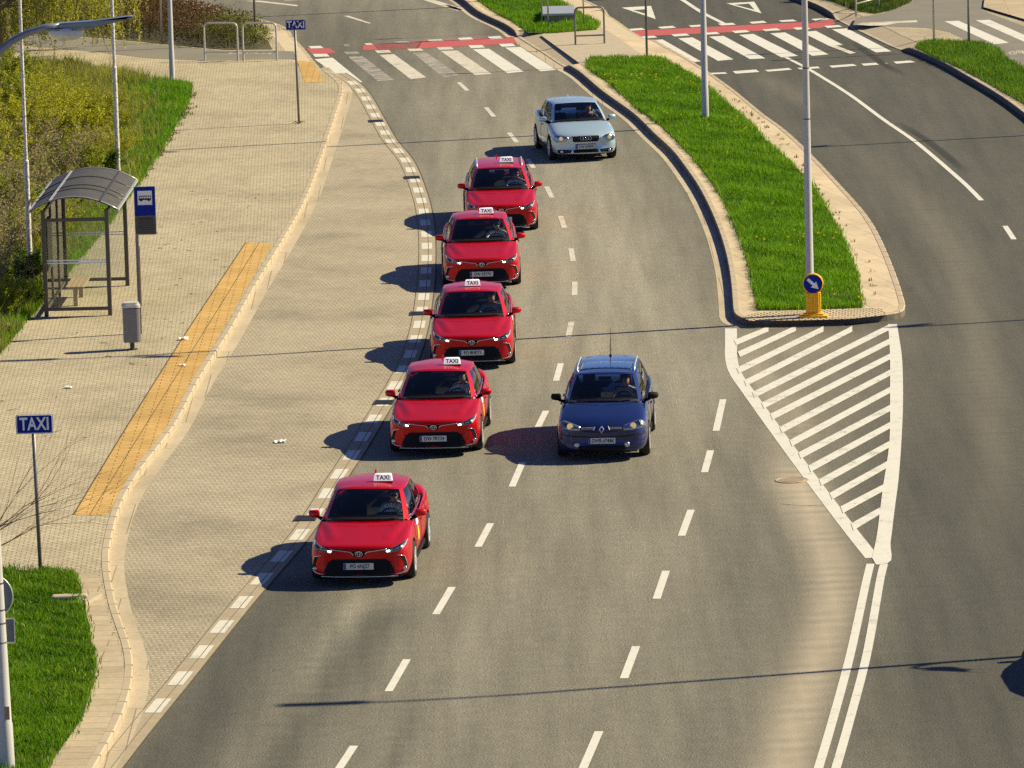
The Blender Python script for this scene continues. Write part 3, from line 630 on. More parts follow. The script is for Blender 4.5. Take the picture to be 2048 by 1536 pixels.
skid([(1791,243),(1830,265),(1880,300),(1936,347)], .16, .75); skid([(1700,80),(1745,112),(1780,135),(1812,152)], .17, .7)
# ---- covers and litter
def cover(px, py, r):
    p = G(px, py); bm = bmesh.new(); add_lathe(bm, [(r, -.03), (r, .012), (r-.03, .014), (r-.035, .008), (r-.06, .008), (r-.065, .013)], 36)
    for k in range(-4, 5): add_box(bm, -math.sqrt(max(.01, (r-.08)**2-(k*.055)**2)), math.sqrt(max(.01, (r-.08)**2-(k*.055)**2)), k*.055-.012, k*.055+.012, .012, .016)
    o = bobj('manhole_cover', bm, M['manhole']); o.location = (p.x, p.y, .003); return tag(o, 'sand coloured round manhole cover beside the hatched island', 'manhole cover')
M['manhole'] = plain('sandy_cast_iron', (.42, .32, .22), .8, var=.3, scale=12)
cover(1584, 961, .31)
GRP = 'drain grates along the edge of the bus bay'
grates = [(612,1038,'dark drain grate beside the mirror of the front taxi'),(768,806,'dark drain grate beside the mirror of the second taxi in the line'),(838,628,'dark drain grate beside the mirror of the middle taxi'),(824,356,'small dark drain grate in the white edge blocks behind the taxi queue'),(752,243,'small dark drain grate in the white edge blocks near the zebra crossing')]
for k, (x, y, lab) in enumerate(grates):
    p = G(x, y); i = int(np.argmin(np.hypot(ed[:, 0]-p.x, ed[:, 1]-p.y))); t = ed[min(i+1, len(ed)-1)]-ed[i-1]; a = math.atan2(t[1], t[0])
    bm = bmesh.new(); add_box(bm, -.27, .27, -.20, .20, -.05, .011)
    g = bobj('drain_grate', bm, M['black']); g.location = (p.x, p.y, .003); g.rotation_euler = (0, 0, a); tag(g, lab, 'drain grate', GRP)
    bm = bmesh.new()
    for q in np.linspace(-.24, .24, 9): add_box(bm, q-.013, q+.013, -.19, .19, .0112, .02)
    add_box(bm, -.27, .27, -.2, -.18, .0112, .022); add_box(bm, -.27, .27, .18, .2, .0112, .022)
    bobj('grate_bar', bm, M['dark_metal'], g)
for k, (x, y, z, s_, lab) in enumerate([(367,679,ZS+.01,.16,'crumpled white paper on the yellow strip where the pole shadow crosses it'),(365,731,ZS+.01,.10,'small white paper scrap on the yellow strip below the larger one'),(138,776,ZS+.005,.13,'white paper scrap on the grey pavers above the taxi sign'),(561,885,.006,.17,'white paper scrap lying on the bus bay paving'),(1162,770,.0,.0,'')]):
    if not s_: continue
    bm = bmesh.new(); r_ = random.Random(k)
    vs = [[bm.verts.new(((i/5-.5)*s_*1.3, (j/4-.5)*s_, .006+r_.random()*s_*.35)) for j in range(5)] for i in range(6)]
    for i in range(5):
        for j in range(4): bm.faces.new((vs[i][j], vs[i+1][j], vs[i+1][j+1], vs[i][j+1]))
    o = bobj('paper_scrap', bm, M['paper']); o.location = G(x, y, z); tag(o, lab, 'litter')

def sticks():
    rg = np.random.default_rng(77); bm = bmesh.new()
    for k in range(84):
        px, py = rg.uniform(300, 560), rg.uniform(380, 680)
        if k > 62: px, py = rg.uniform(0, 330), rg.uniform(640, 1100)
        if px > np.interp(py, [380, 485, 685, 1030], [600, 480, 350, 140]) or px < np.interp(py, [380, 455, 536, 640, 700], [290, 225, 155, 65, 0]): continue
        g_ = G(px, py, ZS+.012); a = rg.uniform(-1.4, 1.4); L = rg.uniform(.015, .07)*rg.choice([1, 1, 2]); d = Vector((math.cos(a), math.sin(a), 0))*L
        add_tube(bm, [g_-d, g_+Vector((0, rg.normal(0, .02), .008)), g_+d], [.006, .008, .004], 4)
    tag(bobj('fallen_twigs', bm, M['bark']), 'small dark fallen twigs scattered over the pavement', 'twigs', None, 'stuff')
sticks()

# hairline cracks and paving joints in the asphalt
n = NT('asphalt_crack'); n.col((.03, .028, .025)); n.rough(.9); n.l(n.math('MULTIPLY', n.ramp(n.noise(1.6, 5, .7), [(.38, 0.0), (.55, .75)]), n.ramp(n.noise(14, 4, .7), [(.3, .4), (.6, 1.0)])), n.b.inputs['Alpha']); M['crack'] = n.m
def crack(L, w, wob, seed):
    rg = np.random.default_rng(seed); S = spline(PX(L), .25); S = S+np.cumsum(rg.normal(0, wob, S.shape), 0)*.5+rg.normal(0, wob, S.shape); bm = bmesh.new(); add_ribbon(bm, S, -w/2, w/2, .0035); bobj('crack', bm, M['crack'], road)
crack([(1222,676),(1222,720),(1235,790)], .014, .012, 3); crack([(1560,1008),(1610,1012),(1670,1010)], .05, .01, 4); crack([(1050,1335),(1150,1330),(1290,1322)], .012, .02, 5); crack([(1830,980),(1900,977),(2040,970)], .012, .02, 8)
# ================================================================ cars
VT = R(10.7)                                               # a front drawing (x, s) is laid on the nose along this downward slant
def apply_mods(o):
    me = bpy.data.meshes.new_from_object(o.evaluated_get(bpy.context.evaluated_depsgraph_get())); return me
def loft_body(ST):
    """closed lower body from stations along the car; returns a bmesh, front = -Y"""
    bm = bmesh.new(); rows = []
    for (y, zb, zs, ws, wm, wsh, z6, z7, zc, bow) in ST:
        half = [(0, zb), (ws*.86, zb), (ws, zb+.06), (wm, zb+.42*(zs-zb)), (wm*.45+wsh*.55+.012, zs-.055), (wsh, zs), (wsh*.90, z6), (wsh*.55, z7), (0, zc)]
        full = half + [(-x, z) for x, z in half[-2:0:-1]]
        rows.append([bm.verts.new((x, y+bow*(abs(x)/.89)**2.2, z)) for x, z in full])
    k = len(rows[0])
    for a, b in zip(rows, rows[1:]):
        for j in range(k): bm.faces.new((a[j], b[j], b[(j+1) % k], a[(j+1) % k]))
    for r, rev in ((rows[0], False), (rows[-1], True)):
        h = k//2
        for j in range(h):                                   # quads across the end
            a, b, c, d = r[j % k], r[j+1], r[(k-j-1) % k], r[(k-j) % k]
            vs = [v for i, v in enumerate((a, b, c, d)) if v not in (a, b, c, d)[:i]]
            if len(vs) >= 3: bm.faces.new(vs if not rev else vs[::-1])
    bmesh.ops.recalc_face_normals(bm, faces=bm.faces); return bm
def lower_body(ST, wb_f, wb_r, wr, hw, crease=None):
    bm = loft_body(ST); me = bpy.data.meshes.new('b'); bm.to_mesh(me); bm.free()
    me.materials.append(M['red_paint']); me.materials.append(M['black'])
    o = bpy.data.objects.new('b', me); COL.objects.link(o); md_ = o.modifiers.new('s', 'SUBSURF'); md_.levels = 2; md_.render_levels = 2
    cb = bmesh.new()
    for y in (wb_f, wb_r):
        for s in (-1, 1):
            add_lathe(cb, [(wr+.05, 0), (wr+.05, .62)], 32, T(s*(hw-.26) if s > 0 else s*(hw-.26)-.62, y, wr-.005) @ Matrix.Rotation(R(90), 4, 'Y'))
    bmesh.ops.recalc_face_normals(cb, faces=cb.faces)
    cm = bpy.data.meshes.new('c'); cb.to_mesh(cm); cb.free(); cm.materials.append(M['red_paint']); cm.materials.append(M['black'])
    cm.polygons.foreach_set('material_index', [1]*len(cm.polygons))
    co = bpy.data.objects.new('c', cm); COL.objects.link(co)
    b = o.modifiers.new('w', 'BOOLEAN'); b.operation = 'DIFFERENCE'; b.object = co; b.solver = 'EXACT'
    bpy.context.view_layer.update(); out = apply_mods(o)
    for x in (o, co): bpy.data.objects.remove(x)
    b = bmesh.new(); b.from_mesh(out); b.normal_update()
    for v in b.verts:
        x, y, z = v.co
        if crease and crease[0] < y < crease[1] and v.normal.z > .5 and z > .6:
            k_ = (y-crease[1])/(crease[0]-crease[1]); xr = crease[2]+(crease[3]-crease[2])*k_
            v.co.z += .026*math.exp(-((abs(x)-xr)/.05)**2)*min(1, 4*k_, 4*(1-k_)) - .016*math.exp(-((abs(x)-xr-.10)/.05)**2)*min(1, 4*k_, 4*(1-k_))
    for f in b.faces:
        if f.calc_center_median().z < .215: f.material_index = 1
        f.smooth = True
    b.to_mesh(out); b.free()
    return out
class Skin:
    """ray-casts flat front / side / top drawings onto the finished body"""
    def __init__(s, meshes):
        bm = bmesh.new()
        for m in meshes: bm.from_mesh(m)
        s.bvh = BVHTree.FromBMesh(bm); bm.free()
    def front(s, x, h, off):
        d = Vector((0, math.cos(VT), -math.sin(VT))); o = Vector((x, -2.3, h)) - d*3
        loc, nr, _, _ = s.bvh.ray_cast(o, d)
        if loc is None:
            return None
        return loc - d*off
    def side(s, sx, y, z, off):
        d = Vector((-sx, 0, 0)); loc, nr, _, _ = s.bvh.ray_cast(Vector((sx*3, y, z)), d)
        return None if loc is None else loc - d*off
    def top(s, x, y, off):
        loc, nr, _, _ = s.bvh.ray_cast(Vector((x, y, 4)), Vector((0, 0, -1)))
        return None if loc is None else loc + Vector((0, 0, off))
def patch(fn, poly, off, back, cell=.05, bm=None):
    """outline drawn in 2-D, laid on the body by fn, with a skirt 'back' deep"""
    own = bm is None
    b = bmesh.new(); vs = [b.verts.new((p[0], p[1], 0)) for p in poly]
    area = sum(poly[i][0]*poly[(i+1) % len(poly)][1]-poly[(i+1) % len(poly)][0]*poly[i][1] for i in range(len(poly)))
    if area < 0: vs = vs[::-1]
    b.faces.new(vs); bmesh.ops.triangulate(b, faces=b.faces[:])
    for _ in range(4):
        es = [e for e in b.edges if e.calc_length() > cell]
        if not es: break
        bmesh.ops.subdivide_edges(b, edges=es, cuts=1); bmesh.ops.triangulate(b, faces=b.faces[:])
    bd = [e for e in b.edges if e.is_boundary]; bv = {}
    bad = []
    base = {v: (v.co.x, v.co.y) for v in b.verts}
    for v in list(b.verts):
        p = fn(base[v][0], base[v][1], off)
        if p is None: bad.append(v)
        else: v.co = p
    dead = set(bad)
    for e in bd:
        for v in e.verts:
            if v not in bv and v not in dead:
                q = fn(base[v][0], base[v][1], off-back)
                bv[v] = b.verts.new(q if q is not None else v.co)
    for e in bd:
        a, c = e.verts
        if a in bv and c in bv:
            f = e.link_faces[0]; lp = [l for l in f.loops if l.edge == e][0]
            a = lp.vert; c = lp.link_loop_next.vert
            b.faces.new((c, a, bv[a], bv[c]))
    bmesh.ops.delete(b, geom=bad, context='VERTS')
    if own: return b
    me = bpy.data.meshes.new('t'); b.to_mesh(me); b.free(); bm.from_mesh(me); bpy.data.meshes.remove(me)
def ribbon2(L, w):
    """outline of a line drawing w wide"""
    P = np.array(L, float); T_ = np.gradient(P, axis=0); T_ /= np.linalg.norm(T_, axis=1)[:, None]+1e-9; N = np.stack([-T_[:, 1], T_[:, 0]], 1)*w/2
    return [tuple(p) for p in P+N] + [tuple(p) for p in (P-N)[::-1]]
def mir(L): return [(-x, y) for x, y in L]
def split(me, name, test, mats, parent, lift=None, keep=None):
    """cut the faces that pass the test out of a bmesh into an object of their own"""
    bm = me; fs = [f for f in bm.faces if test(f.calc_center_median(), f.normal)]
    if not fs: return None
    d = bmesh.ops.duplicate(bm, geom=fs)
    nf = [g for g in d['geom'] if isinstance(g, bmesh.types.BMFace)]
    out = bmesh.new(); mp = {}
    for f in nf:
        vs = []
        for v in f.verts:
            if v not in mp: mp[v] = out.verts.new(v.co)
            vs.append(mp[v])
        g = out.faces.new(vs); g.material_index = f.material_index; g.smooth = True
    bmesh.ops.delete(bm, geom=[g for g in d['geom'] if isinstance(g, bmesh.types.BMVert)], context='VERTS')
    bmesh.ops.delete(bm, geom=fs, context='FACES')
    if lift:
        for v in out.verts: v.co += Vector(lift)
    m = bpy.data.meshes.new(name); out.to_mesh(m); out.free(); m.polygons.foreach_set('use_smooth', [True]*len(m.polygons))
    return link(name, m, mats, parent)
def wheel(parent, x, y, r, s):
    w = .205
    bm = bmesh.new(); MX = T(x, y, r) @ Matrix.Rotation(R(90)*s, 4, 'Y')
    add_lathe(bm, [(r*.64, -w/2), (r*.93, -w/2), (r*.985, -w*.36), (r, -w*.18), (r, w*.18), (r*.985, w*.36), (r*.93, w/2), (r*.66, w/2), (r*.64, w*.3)], 32, MX)
    o = bobj('wheel', bm, M['rubber'], parent, True, 35)
    bm = bmesh.new(); add_lathe(bm, [(r*.66, w*.22), (r*.66, w/2+.004), (r*.61, w/2+.006), (r*.585, w*.30), (.03, w*.24)], 32, MX)
    rim = bobj('rim', bm, M['alloy'], o, True, 30)
    bm = bmesh.new()
    for k in range(10):
        a = 2*math.pi*(k//2)/5 + (-.16 if k % 2 else .16)
        add_prism(bm, [(.05, -.018), (r*.62, -.024), (r*.62, .024), (.05, .018)], w*.20, MX @ RZ(a) @ T(0, 0, w*.28))
    add_lathe(bm, [(.075, w*.25), (.07, w*.52), (.02, w*.54)], 16, MX); bobj('spoke', bm, M['alloy'], o)
    return o
def islands(bm):
    """the separate pieces of a bmesh, each as a bmesh of its own"""
    seen, out = set(), []
    for f in bm.faces:
        if f in seen: continue
        st, grp = [f], []; seen.add(f)
        while st:
            g = st.pop(); grp.append(g)
            for e in g.edges:
                for h in e.link_faces:
                    if h not in seen: seen.add(h); st.append(h)
        nb = bmesh.new(); mp = {}
        for g in grp:
            for v in g.verts:
                if v not in mp: mp[v] = nb.verts.new(v.co)
            nb.faces.new([mp[v] for v in g.verts])
        out.append(nb)
    bm.free(); return out
def greenhouse(GB, parent, paint_m, spec):
    """glazed upper body from paired base / roof-edge columns (right half), mirrored"""
    base = [Vector(a) for a, b in GB]; top = [Vector(b) for a, b in GB]; k = len(GB)
    full_b = base + [Vector((-v.x, v.y, v.z)) for v in base[-2:0:-1]]; full_t = top + [Vector((-v.x, v.y, v.z)) for v in top[-2:0:-1]]
    half = list(range(k)) + list(range(k-2, 0, -1)); nF = len(full_b)
    TS = (0, .07, .3, .55, .8, .94, 1.0)
    cen = Vector((0, (base[0].y+base[-1].y)/2, 0))
    def pt(j, t):
        b, u = full_b[j], full_t[j]; p = b.lerp(u, t); out = (p-cen); out.z = 0; out.normalize()
        return p + out*spec.get('bulge', .022)*4*t*(1-t) + Vector((0, 0, .012*4*t*(1-t)))
    grid = [[pt(j, t) for j in range(nF)] for t in TS]
    shell, wind, rear, sides = bmesh.new(), bmesh.new(), bmesh.new(), [bmesh.new(), bmesh.new(), bmesh.new(), bmesh.new()]
    sv = [[shell.verts.new(p) for p in row] for row in grid]
    black = bmesh.new()
    a0, a1 = spec['wind'], spec['rear']; sg = spec['side']   # column spans
    def seg(j):                                              # column index of the half for the strip j..j+1
        a, b = half[j], half[(j+1) % nF]; return min(a, b)
    for r in range(len(TS)-1):
        for j in range(nF):
            c = seg(j); right = j < k-1; q = [(r, j), (r, (j+1) % nF), (r+1, (j+1) % nF), (r+1, j)]
            dest = None
            if 1 <= r <= 4:
                if c < a0: dest = wind
                elif c >= a1: dest = rear
                else:
                    for i, (s0, s1) in enumerate(sg):
                        if s0 <= c < s1: dest = sides[min(i, 1)*2 + (0 if right else 1)]
                    if dest is None and any(s0 <= c < s1 for s0, s1 in spec.get('black', [])): dest = black
            elif c < a0 and r == 0: dest = black
            if dest is None: shell.faces.new([sv[a][b] for a, b in q])
            else:
                cc = cen + Vector((0, 0, 1.0))
                ins = 0.0 if dest is black else .006
                vs = []
                for a, b in q:
                    p = grid[a][b]; d = (p-cc).normalized(); vs.append(dest.verts.new(p-d*ins))
                dest.faces.new(vs)
    # roof skin: cross rows from rail to rail, crowned along a centre profile
    crown = spec.get('crown', .03); mseg = 10; e0, e1 = grid[-1][0], grid[-1][k-1]; prev = None
    for j in range(k):
        er = grid[-1][j]; tl = (er.y-e0.y)/(e1.y-e0.y); zc = e0.z+(e1.z-e0.z)*tl+crown*4*tl*(1-tl)*(1.25-.5*tl)
        if j in (0, k-1): row = [sv[-1][j]]
        else:
            row = [sv[-1][j]]
            for i in range(1, mseg):
                u = 1-2*i/mseg; row.append(shell.verts.new((er.x*u, er.y-(abs(u)**2-1)*0, er.z+max(zc-er.z, 0)*(1-abs(u)**2.4))))
            row.append(sv[-1][nF-j])
        if prev is not None:
            for i in range(mseg):
                q = [prev[min(i, len(prev)-1)], prev[min(i+1, len(prev)-1)], row[min(i+1, len(row)-1)], row[min(i, len(row)-1)]]
                q = [v for n_, v in enumerate(q) if v not in q[:n_]]
                if len(q) > 2: shell.faces.new(q)
        prev = row
    for b in (shell, wind, rear, black, *sides):
        bmesh.ops.remove_doubles(b, verts=b.verts, dist=.0005); bmesh.ops.recalc_face_normals(b, faces=b.faces)
        if b.faces and sum(f.normal.dot(f.calc_center_median()-cen-Vector((0, 0, .9))) for f in b.faces) < 0: bmesh.ops.reverse_faces(b, faces=b.faces)
    tmp = bpy.data.meshes.new('t'); shell.to_mesh(tmp)
    hl_ = shell.copy(); hl_.normal_update()
    co_ = {v: v.co-v.normal*.012 for v in hl_.verts}
    for v, c_ in co_.items(): v.co = c_
    bmesh.ops.reverse_faces(hl_, faces=hl_.faces)
    bobj('roof', shell, paint_m, parent, True, 40); bobj('headliner', hl_, M['seat'], parent, True, 40)
    bobj('windscreen', wind, M['windscreen'], parent, True); bobj('rear_window', rear, M['side_glass'], parent, True)
    for i, b in enumerate(sides):
        if len(b.faces): bobj('side_window', b, M['side_glass'], parent, True)
        else: b.free()
    for isl_ in islands(black): bobj('window_surround', isl_, M['satin_black'], parent, True)
    return tmp
def driver_mesh():
    """seated figure: hips, torso, neck, head, arms to the wheel, thighs and shins; one skin surface"""
    J = {'pel': (0, .12, .02, .15, .12), 'bel': (0, .16, .20, .145, .105), 'che': (0, .20, .40, .165, .115), 'shb': (0, .21, .50, .10, .085), 'nec': (0, .20, .565, .052, .055), 'hdb': (0, .17, .615, .066, .082), 'hdm': (0, .16, .69, .078, .098), 'hdt': (0, .175, .765, .055, .07)}
    E_ = [('pel', 'bel'), ('bel', 'che'), ('che', 'shb'), ('shb', 'nec'), ('nec', 'hdb'), ('hdb', 'hdm'), ('hdm', 'hdt')]
    for s, q in ((1, 'a'), (-1, 'b')):
        J.update({q+'sh': (s*.19, .19, .475, .062, .06), q+'el': (s*.27, -.06, .27, .044, .042), q+'wr': (s*.175, -.27, .36, .03, .026), q+'pm': (s*.15, -.335, .385, .036, .022),
                  q+'hp': (s*.10, .08, .0, .085, .08), q+'kn': (s*.14, -.36, .12, .062, .06), q+'an': (s*.13, -.62, -.22, .045, .042), q+'to': (s*.13, -.76, -.25, .04, .03)})
        E_ += [('shb', q+'sh'), (q+'sh', q+'el'), (q+'el', q+'wr'), (q+'wr', q+'pm'), ('pel', q+'hp'), (q+'hp', q+'kn'), (q+'kn', q+'an'), (q+'an', q+'to')]
    for s, q in ((1, 'a'), (-1, 'b')):                       # fingers closing round the rim, thumb from the side of the palm
        for i, (dx, ln) in enumerate(((-.024, .030), (-.008, .036), (.008, .034), (.022, .026))):
            J[f'{q}f{i}'] = (s*(.15+dx), -.372, .392, .0095, .0095); J[f'{q}g{i}'] = (s*(.15+dx), -.385-ln*.3, .392-ln*.75, .008, .008)
            E_ += [(q+'pm', f'{q}f{i}'), (f'{q}f{i}', f'{q}g{i}')]
        J[q+'t0'] = (s*.112, -.33, .395, .010, .010); J[q+'t1'] = (s*.103, -.362, .40, .0085, .0085); E_ += [(q+'pm', q+'t0'), (q+'t0', q+'t1')]
    bm = bmesh.new(); ly = bm.verts.layers.skin.verify(); V = {}
    for k_, (x, y, z, rx, ry) in J.items():
        V[k_] = bm.verts.new((x, y, z)); V[k_][ly].radius = (rx, ry); V[k_][ly].use_root = k_ == 'pel'
    for a, b in E_: bm.edges.new((V[a], V[b]))
    me = bpy.data.meshes.new('p'); bm.to_mesh(me); bm.free(); o = bpy.data.objects.new('p', me); COL.objects.link(o)
    o.modifiers.new('k', 'SKIN'); m2 = o.modifiers.new('s', 'SUBSURF'); m2.levels = 2; m2.render_levels = 2
    bpy.context.view_layer.update(); out = apply_mods(o); bpy.data.objects.remove(o)
    b = bmesh.new(); b.from_mesh(out)                       # face: nose, brow and eye hollows by moving the surface
    for v in b.verts:
        x, y, z = v.co
        z += .03
        if z > .60 and y < .135:
            v.co.y -= .026*math.exp(-((x/.014)**2+((z-.695)/.028)**2)) + .008*math.exp(-((x/.03)**2+((z-.655)/.010)**2)) + .008*math.exp(-((x/.05)**2+((z-.74)/.012)**2))
            for e in (-.030, .030): v.co.y += .010*math.exp(-(((x-e)/.014)**2+((z-.722)/.011)**2))
        if .66 < z < .75 and abs(x) > .06: v.co.x += math.copysign(.012*math.exp(-(((y-.185)/.016)**2+((z-.705)/.024)**2)), x)
    for f in b.faces:
        c = f.calc_center_median(); f.smooth = True
        f.material_index = 0 if c.z > .545 else (1 if c.z > .0 and c.y > -.5 and not (abs(c.x) > .06 and c.z < .17 and c.y < .02) else 2)
        if c.z > .05 and c.y < -.255 and abs(c.x) < .22 and c.z > .30: f.material_index = 0
    b.to_mesh(out); b.free()
    return out
def hair_mesh(kind=0):
    bm = bmesh.new(); bmesh.ops.create_uvsphere(bm, u_segments=18, v_segments=12, radius=1)
    for v in bm.verts:
        v.co = Vector((v.co.x*.083, v.co.y*.105, v.co.z*.10)) + Vector((0, .18, .705))
    dead = [v for v in bm.verts if v.co.z < .655 or (v.co.y < .11 and v.co.z < .745)]
    bmesh.ops.delete(bm, geom=dead, context='VERTS')
    return bm
DRIVER = driver_mesh()
def person(mat, loc, rz, label, shirt, hair='hair', seat=(.405, .04, .475), lean=0, glasses=False):
    o = empty('person', loc, rz, label, 'person', 'drivers in the cars')
    me = DRIVER.copy(); b = link('body', me, [M['skin'], M[shirt], M['shirt_dark']], o); b.location = seat; b.rotation_euler = (0, 0, lean)
    h = bobj('hair', hair_mesh(), M[hair], b, True)
    if glasses:
        bm = bmesh.new()
        for s in (-1, 1): add_lathe(bm, [(.024, 0), (.024, .006)], 14, T(s*.031, .060, .692) @ Matrix.Rotation(R(90), 4, 'X'))
        add_box(bm, -.01, .01, 0.052, .060, .692, .698); bobj('sunglasses', bm, M['black'], b)
    return o
def interior(t, spec):
    """seats with head restraints, dashboard and steering wheel"""
    sy = spec.get('seat_y', .30)
    for x in (-.36, .36):
        bm = bmesh.new(); add_box(bm, -.24, .24, -.30, .22, -.02, .14, T(x, sy-.02, .34), .05)
        add_box(bm, -.23, .23, -.06, .07, 0, .60, T(x, sy+.22, .42) @ Matrix.Rotation(R(-14), 4, 'X'), .05)
        add_box(bm, -.12, .12, -.04, .05, .0, .17, T(x, sy+.36, 1.06) @ Matrix.Rotation(R(-8), 4, 'X'), .04)
        for q in (-.06, .06): add_tube(bm, [(x+q, sy+.35, .98), (x+q, sy+.37, 1.09)], .008, 6)
        bobj('seat', bm, M['seat'], t, True, 40)
    bm = bmesh.new(); ry = sy+.95
    add_box(bm, -.62, .62, -.30, .2, -.02, .14, T(0, ry, .34), .05); add_box(bm, -.62, .62, -.06, .07, 0, .56, T(0, ry+.22, .42) @ Matrix.Rotation(R(-16), 4, 'X'), .05)
    for x in (-.4, .4): add_box(bm, -.12, .12, -.04, .04, 0, .14, T(x, ry+.37, .97), .03)
    bobj('rear_seat', bm, M['seat'], t, True, 40)
    bm = bmesh.new(); add_box(bm, -.68, .68, -.22, .22, -.10, .05, T(0, spec['dash_y'], spec['dash_z']), .04); add_box(bm, -.17, .17, -.1, .1, 0, .07, T(.36, spec['dash_y']+.16, spec['dash_z']+.02), .03)
    bobj('dashboard', bm, M['dash'], t, True, 40)
    bm = bmesh.new(); MX = T(.36, sy-.54, spec['dash_z']-.09) @ Matrix.Rotation(R(66), 4, 'X'); k = 28
    add_tube(bm, [MX @ Vector((.185*math.cos(2*math.pi*i/k), .185*math.sin(2*math.pi*i/k), 0)) for i in range(k+1)], .015, 8, False)
    for a in (0, 180, 270): add_tube(bm, [MX @ Vector((.03*math.cos(R(a)), .03*math.sin(R(a)), -.02)), MX @ Vector((.18*math.cos(R(a)), .18*math.sin(R(a)), 0))], .014, 6)
    add_lathe(bm, [(.06, -.03), (.055, .01), (.02, .015)], 14, MX); bobj('steering_wheel', bm, M['satin_black'], t, True, 40)
    bm = bmesh.new(); add_box(bm, -.12, .12, -.015, .015, -.035, .035, T(0, spec['mir_y'], spec['mir_z']), .012); bobj('rear_view_mirror', bm, M['dash'], t, True)
def door_mirror(t, s, x, y, z, mat, w=.20):
    bm = bmesh.new(); add_box(bm, -w/2, w/2, -.075, .06, -.07, .075, T(s*(x+w*.5+.03), y, z), .045)
    for v in bm.verts:                                       # housing tapers towards its outer end and rounds at the front
        u = (s*v.co.x-x)/w; v.co.z = z+(v.co.z-z)*(1.05-.28*u); v.co.y += .05*u*u
    o = bobj('door_mirror', bm, mat, t, True, 50)
    bm = bmesh.new(); add_tube(bm, [(s*(x-.06), y+.02, z-.09), (s*(x+.02), y+.01, z-.075), (s*(x+.09), y, z-.04)], [.035, .03, .026], 8); bobj('mirror_arm', bm, M['black'], o, True)
    bm = bmesh.new(); add_box(bm, -w*.40, w*.40, .0, .006, -.05, .055, T(s*(x+w*.5+.03), y+.085, z)); bobj('mirror_glass', bm, M['chrome'], o)
def number_plate(t, sk, cx, s, text, w=.52, h=.114):
    p = sk.front(cx, s, .012); pl = sk.front(cx-w*.4, s, .012); pr = sk.front(cx+w*.4, s, .012); y = min(p.y, pl.y, pr.y)-.006
    bm = bmesh.new(); add_box(bm, cx-w/2, cx+w/2, y-.012, y, p.z-h/2, p.z+h/2, None, .004); o = bobj('number_plate', bm, M['plate'], t)
    bm = bmesh.new(); add_box(bm, cx-w/2+.004, cx-w/2+.046, y-.0145, y-.0125, p.z-h/2+.005, p.z+h/2-.005); bobj('plate_band', bm, M['plate_blue'], o)
    bm = bmesh.new(); add_box(bm, cx-w/2-.008, cx+w/2+.008, y-.006, y+.02, p.z-h/2-.008, p.z+h/2+.008); bobj('plate_holder', bm, M['black'], o)
    if not text: return
    bm = bmesh.new(); text_bm(bm, text, .098, T(cx+.022, y-.0145, p.z-.002) @ FRONT, .003, .82, 1.0, .0012); bobj('plate_lettering', bm, M['ink'], o)
def emblem_ring(fn, cx, s, rx, rz, w, off, bm, k=20):
    P = [(cx+rx*math.cos(2*math.pi*i/k), s+rz*math.sin(2*math.pi*i/k)) for i in range(k+1)]
    add_tube(bm, [fn(x, z, off) for x, z in P], w/2, 6, False)
def line_on(fn, L, r, off, bm, n=7):
    P = np.array(L, float); out = []
    for a, b in zip(P, P[1:]):
        m = max(1, int(np.linalg.norm(b-a)/.05)); out += [a+(b-a)*i/m for i in range(m)]
    out.append(P[-1]); pts = [fn(x, z, off) for x, z in out]; pts = [p for p in pts if p is not None]
    if len(pts) > 1: add_tube(bm, pts, r, n)
def common(t, me, spec, pm):
    """split the lower body into its panels; add wheels, mirrors, handles, sills"""
    bm = bmesh.new(); bm.from_mesh(me); bm.normal_update(); hw = spec['hw']
    mats = [pm, M['black']]
    y0, y1, y2 = spec['doors']
    cow = spec['cowl_y']
    def tub(c, n_): return abs(c.x) < hw-.105 and spec['tub'][0] < c.y < spec['tub'][1] and c.z < .97 and not n_.z < -.4 and c.z > .28 and (n_.z > .2 or n_.dot(Vector((c.x, 0, 0))) < 0 or abs(c.x) < .6) and c.z > .30
    split(bm, 'cabin_floor', tub, [M['dash'], M['black']], t)
    split(bm, 'bonnet', lambda c, n_: n_.z > .35 and spec['nose_y'] < c.y < cow and abs(c.x) < spec['hood_w'](c.y) and c.z > .6, mats, t)
    for s in (1, -1):
        split(bm, 'front_door', lambda c, n_: c.x*s > hw-.16 and y0 < c.y < y1 and c.z > .30 and n_.x*s > .25, mats, t)
        if y2: split(bm, 'rear_door', lambda c, n_: c.x*s > hw-.16 and y1 < c.y < y2 and c.z > .30 and n_.x*s > .25 and math.hypot(c.y-spec['wb'][1], c.z-.3) > .40, mats, t)
    split(bm, 'front_bumper', lambda c, n_: c.y < spec['bump_y'] and c.z < spec['bump_z'] , mats, t)
    split(bm, 'rear_bumper', lambda c, n_: c.y > spec['rear_y'] and c.z < .62, mats, t)
    m2 = bpy.data.meshes.new('body'); bm.to_mesh(m2); bm.free(); m2.polygons.foreach_set('use_smooth', [True]*len(m2.polygons)); link('body', m2, mats, t)
    for y in spec['wb']:
        for s in (1, -1): wheel(t, s*(hw-.104), y, spec['wr'], s)
    for s in (1, -1):
        for yy in [y1-.16] + ([y2-.16] if y2 else []):
            p = Vector((s*(hw-.01), yy, spec['handle_z'])); bm = bmesh.new(); add_box(bm, -.012, .022, -.10, .10, -.016, .016, T(*p), .010); bobj('door_handle', bm, pm if not spec.get('chrome_handle') else M['chrome'], t, True)
def car_finish(t, sk, spec):
    pass

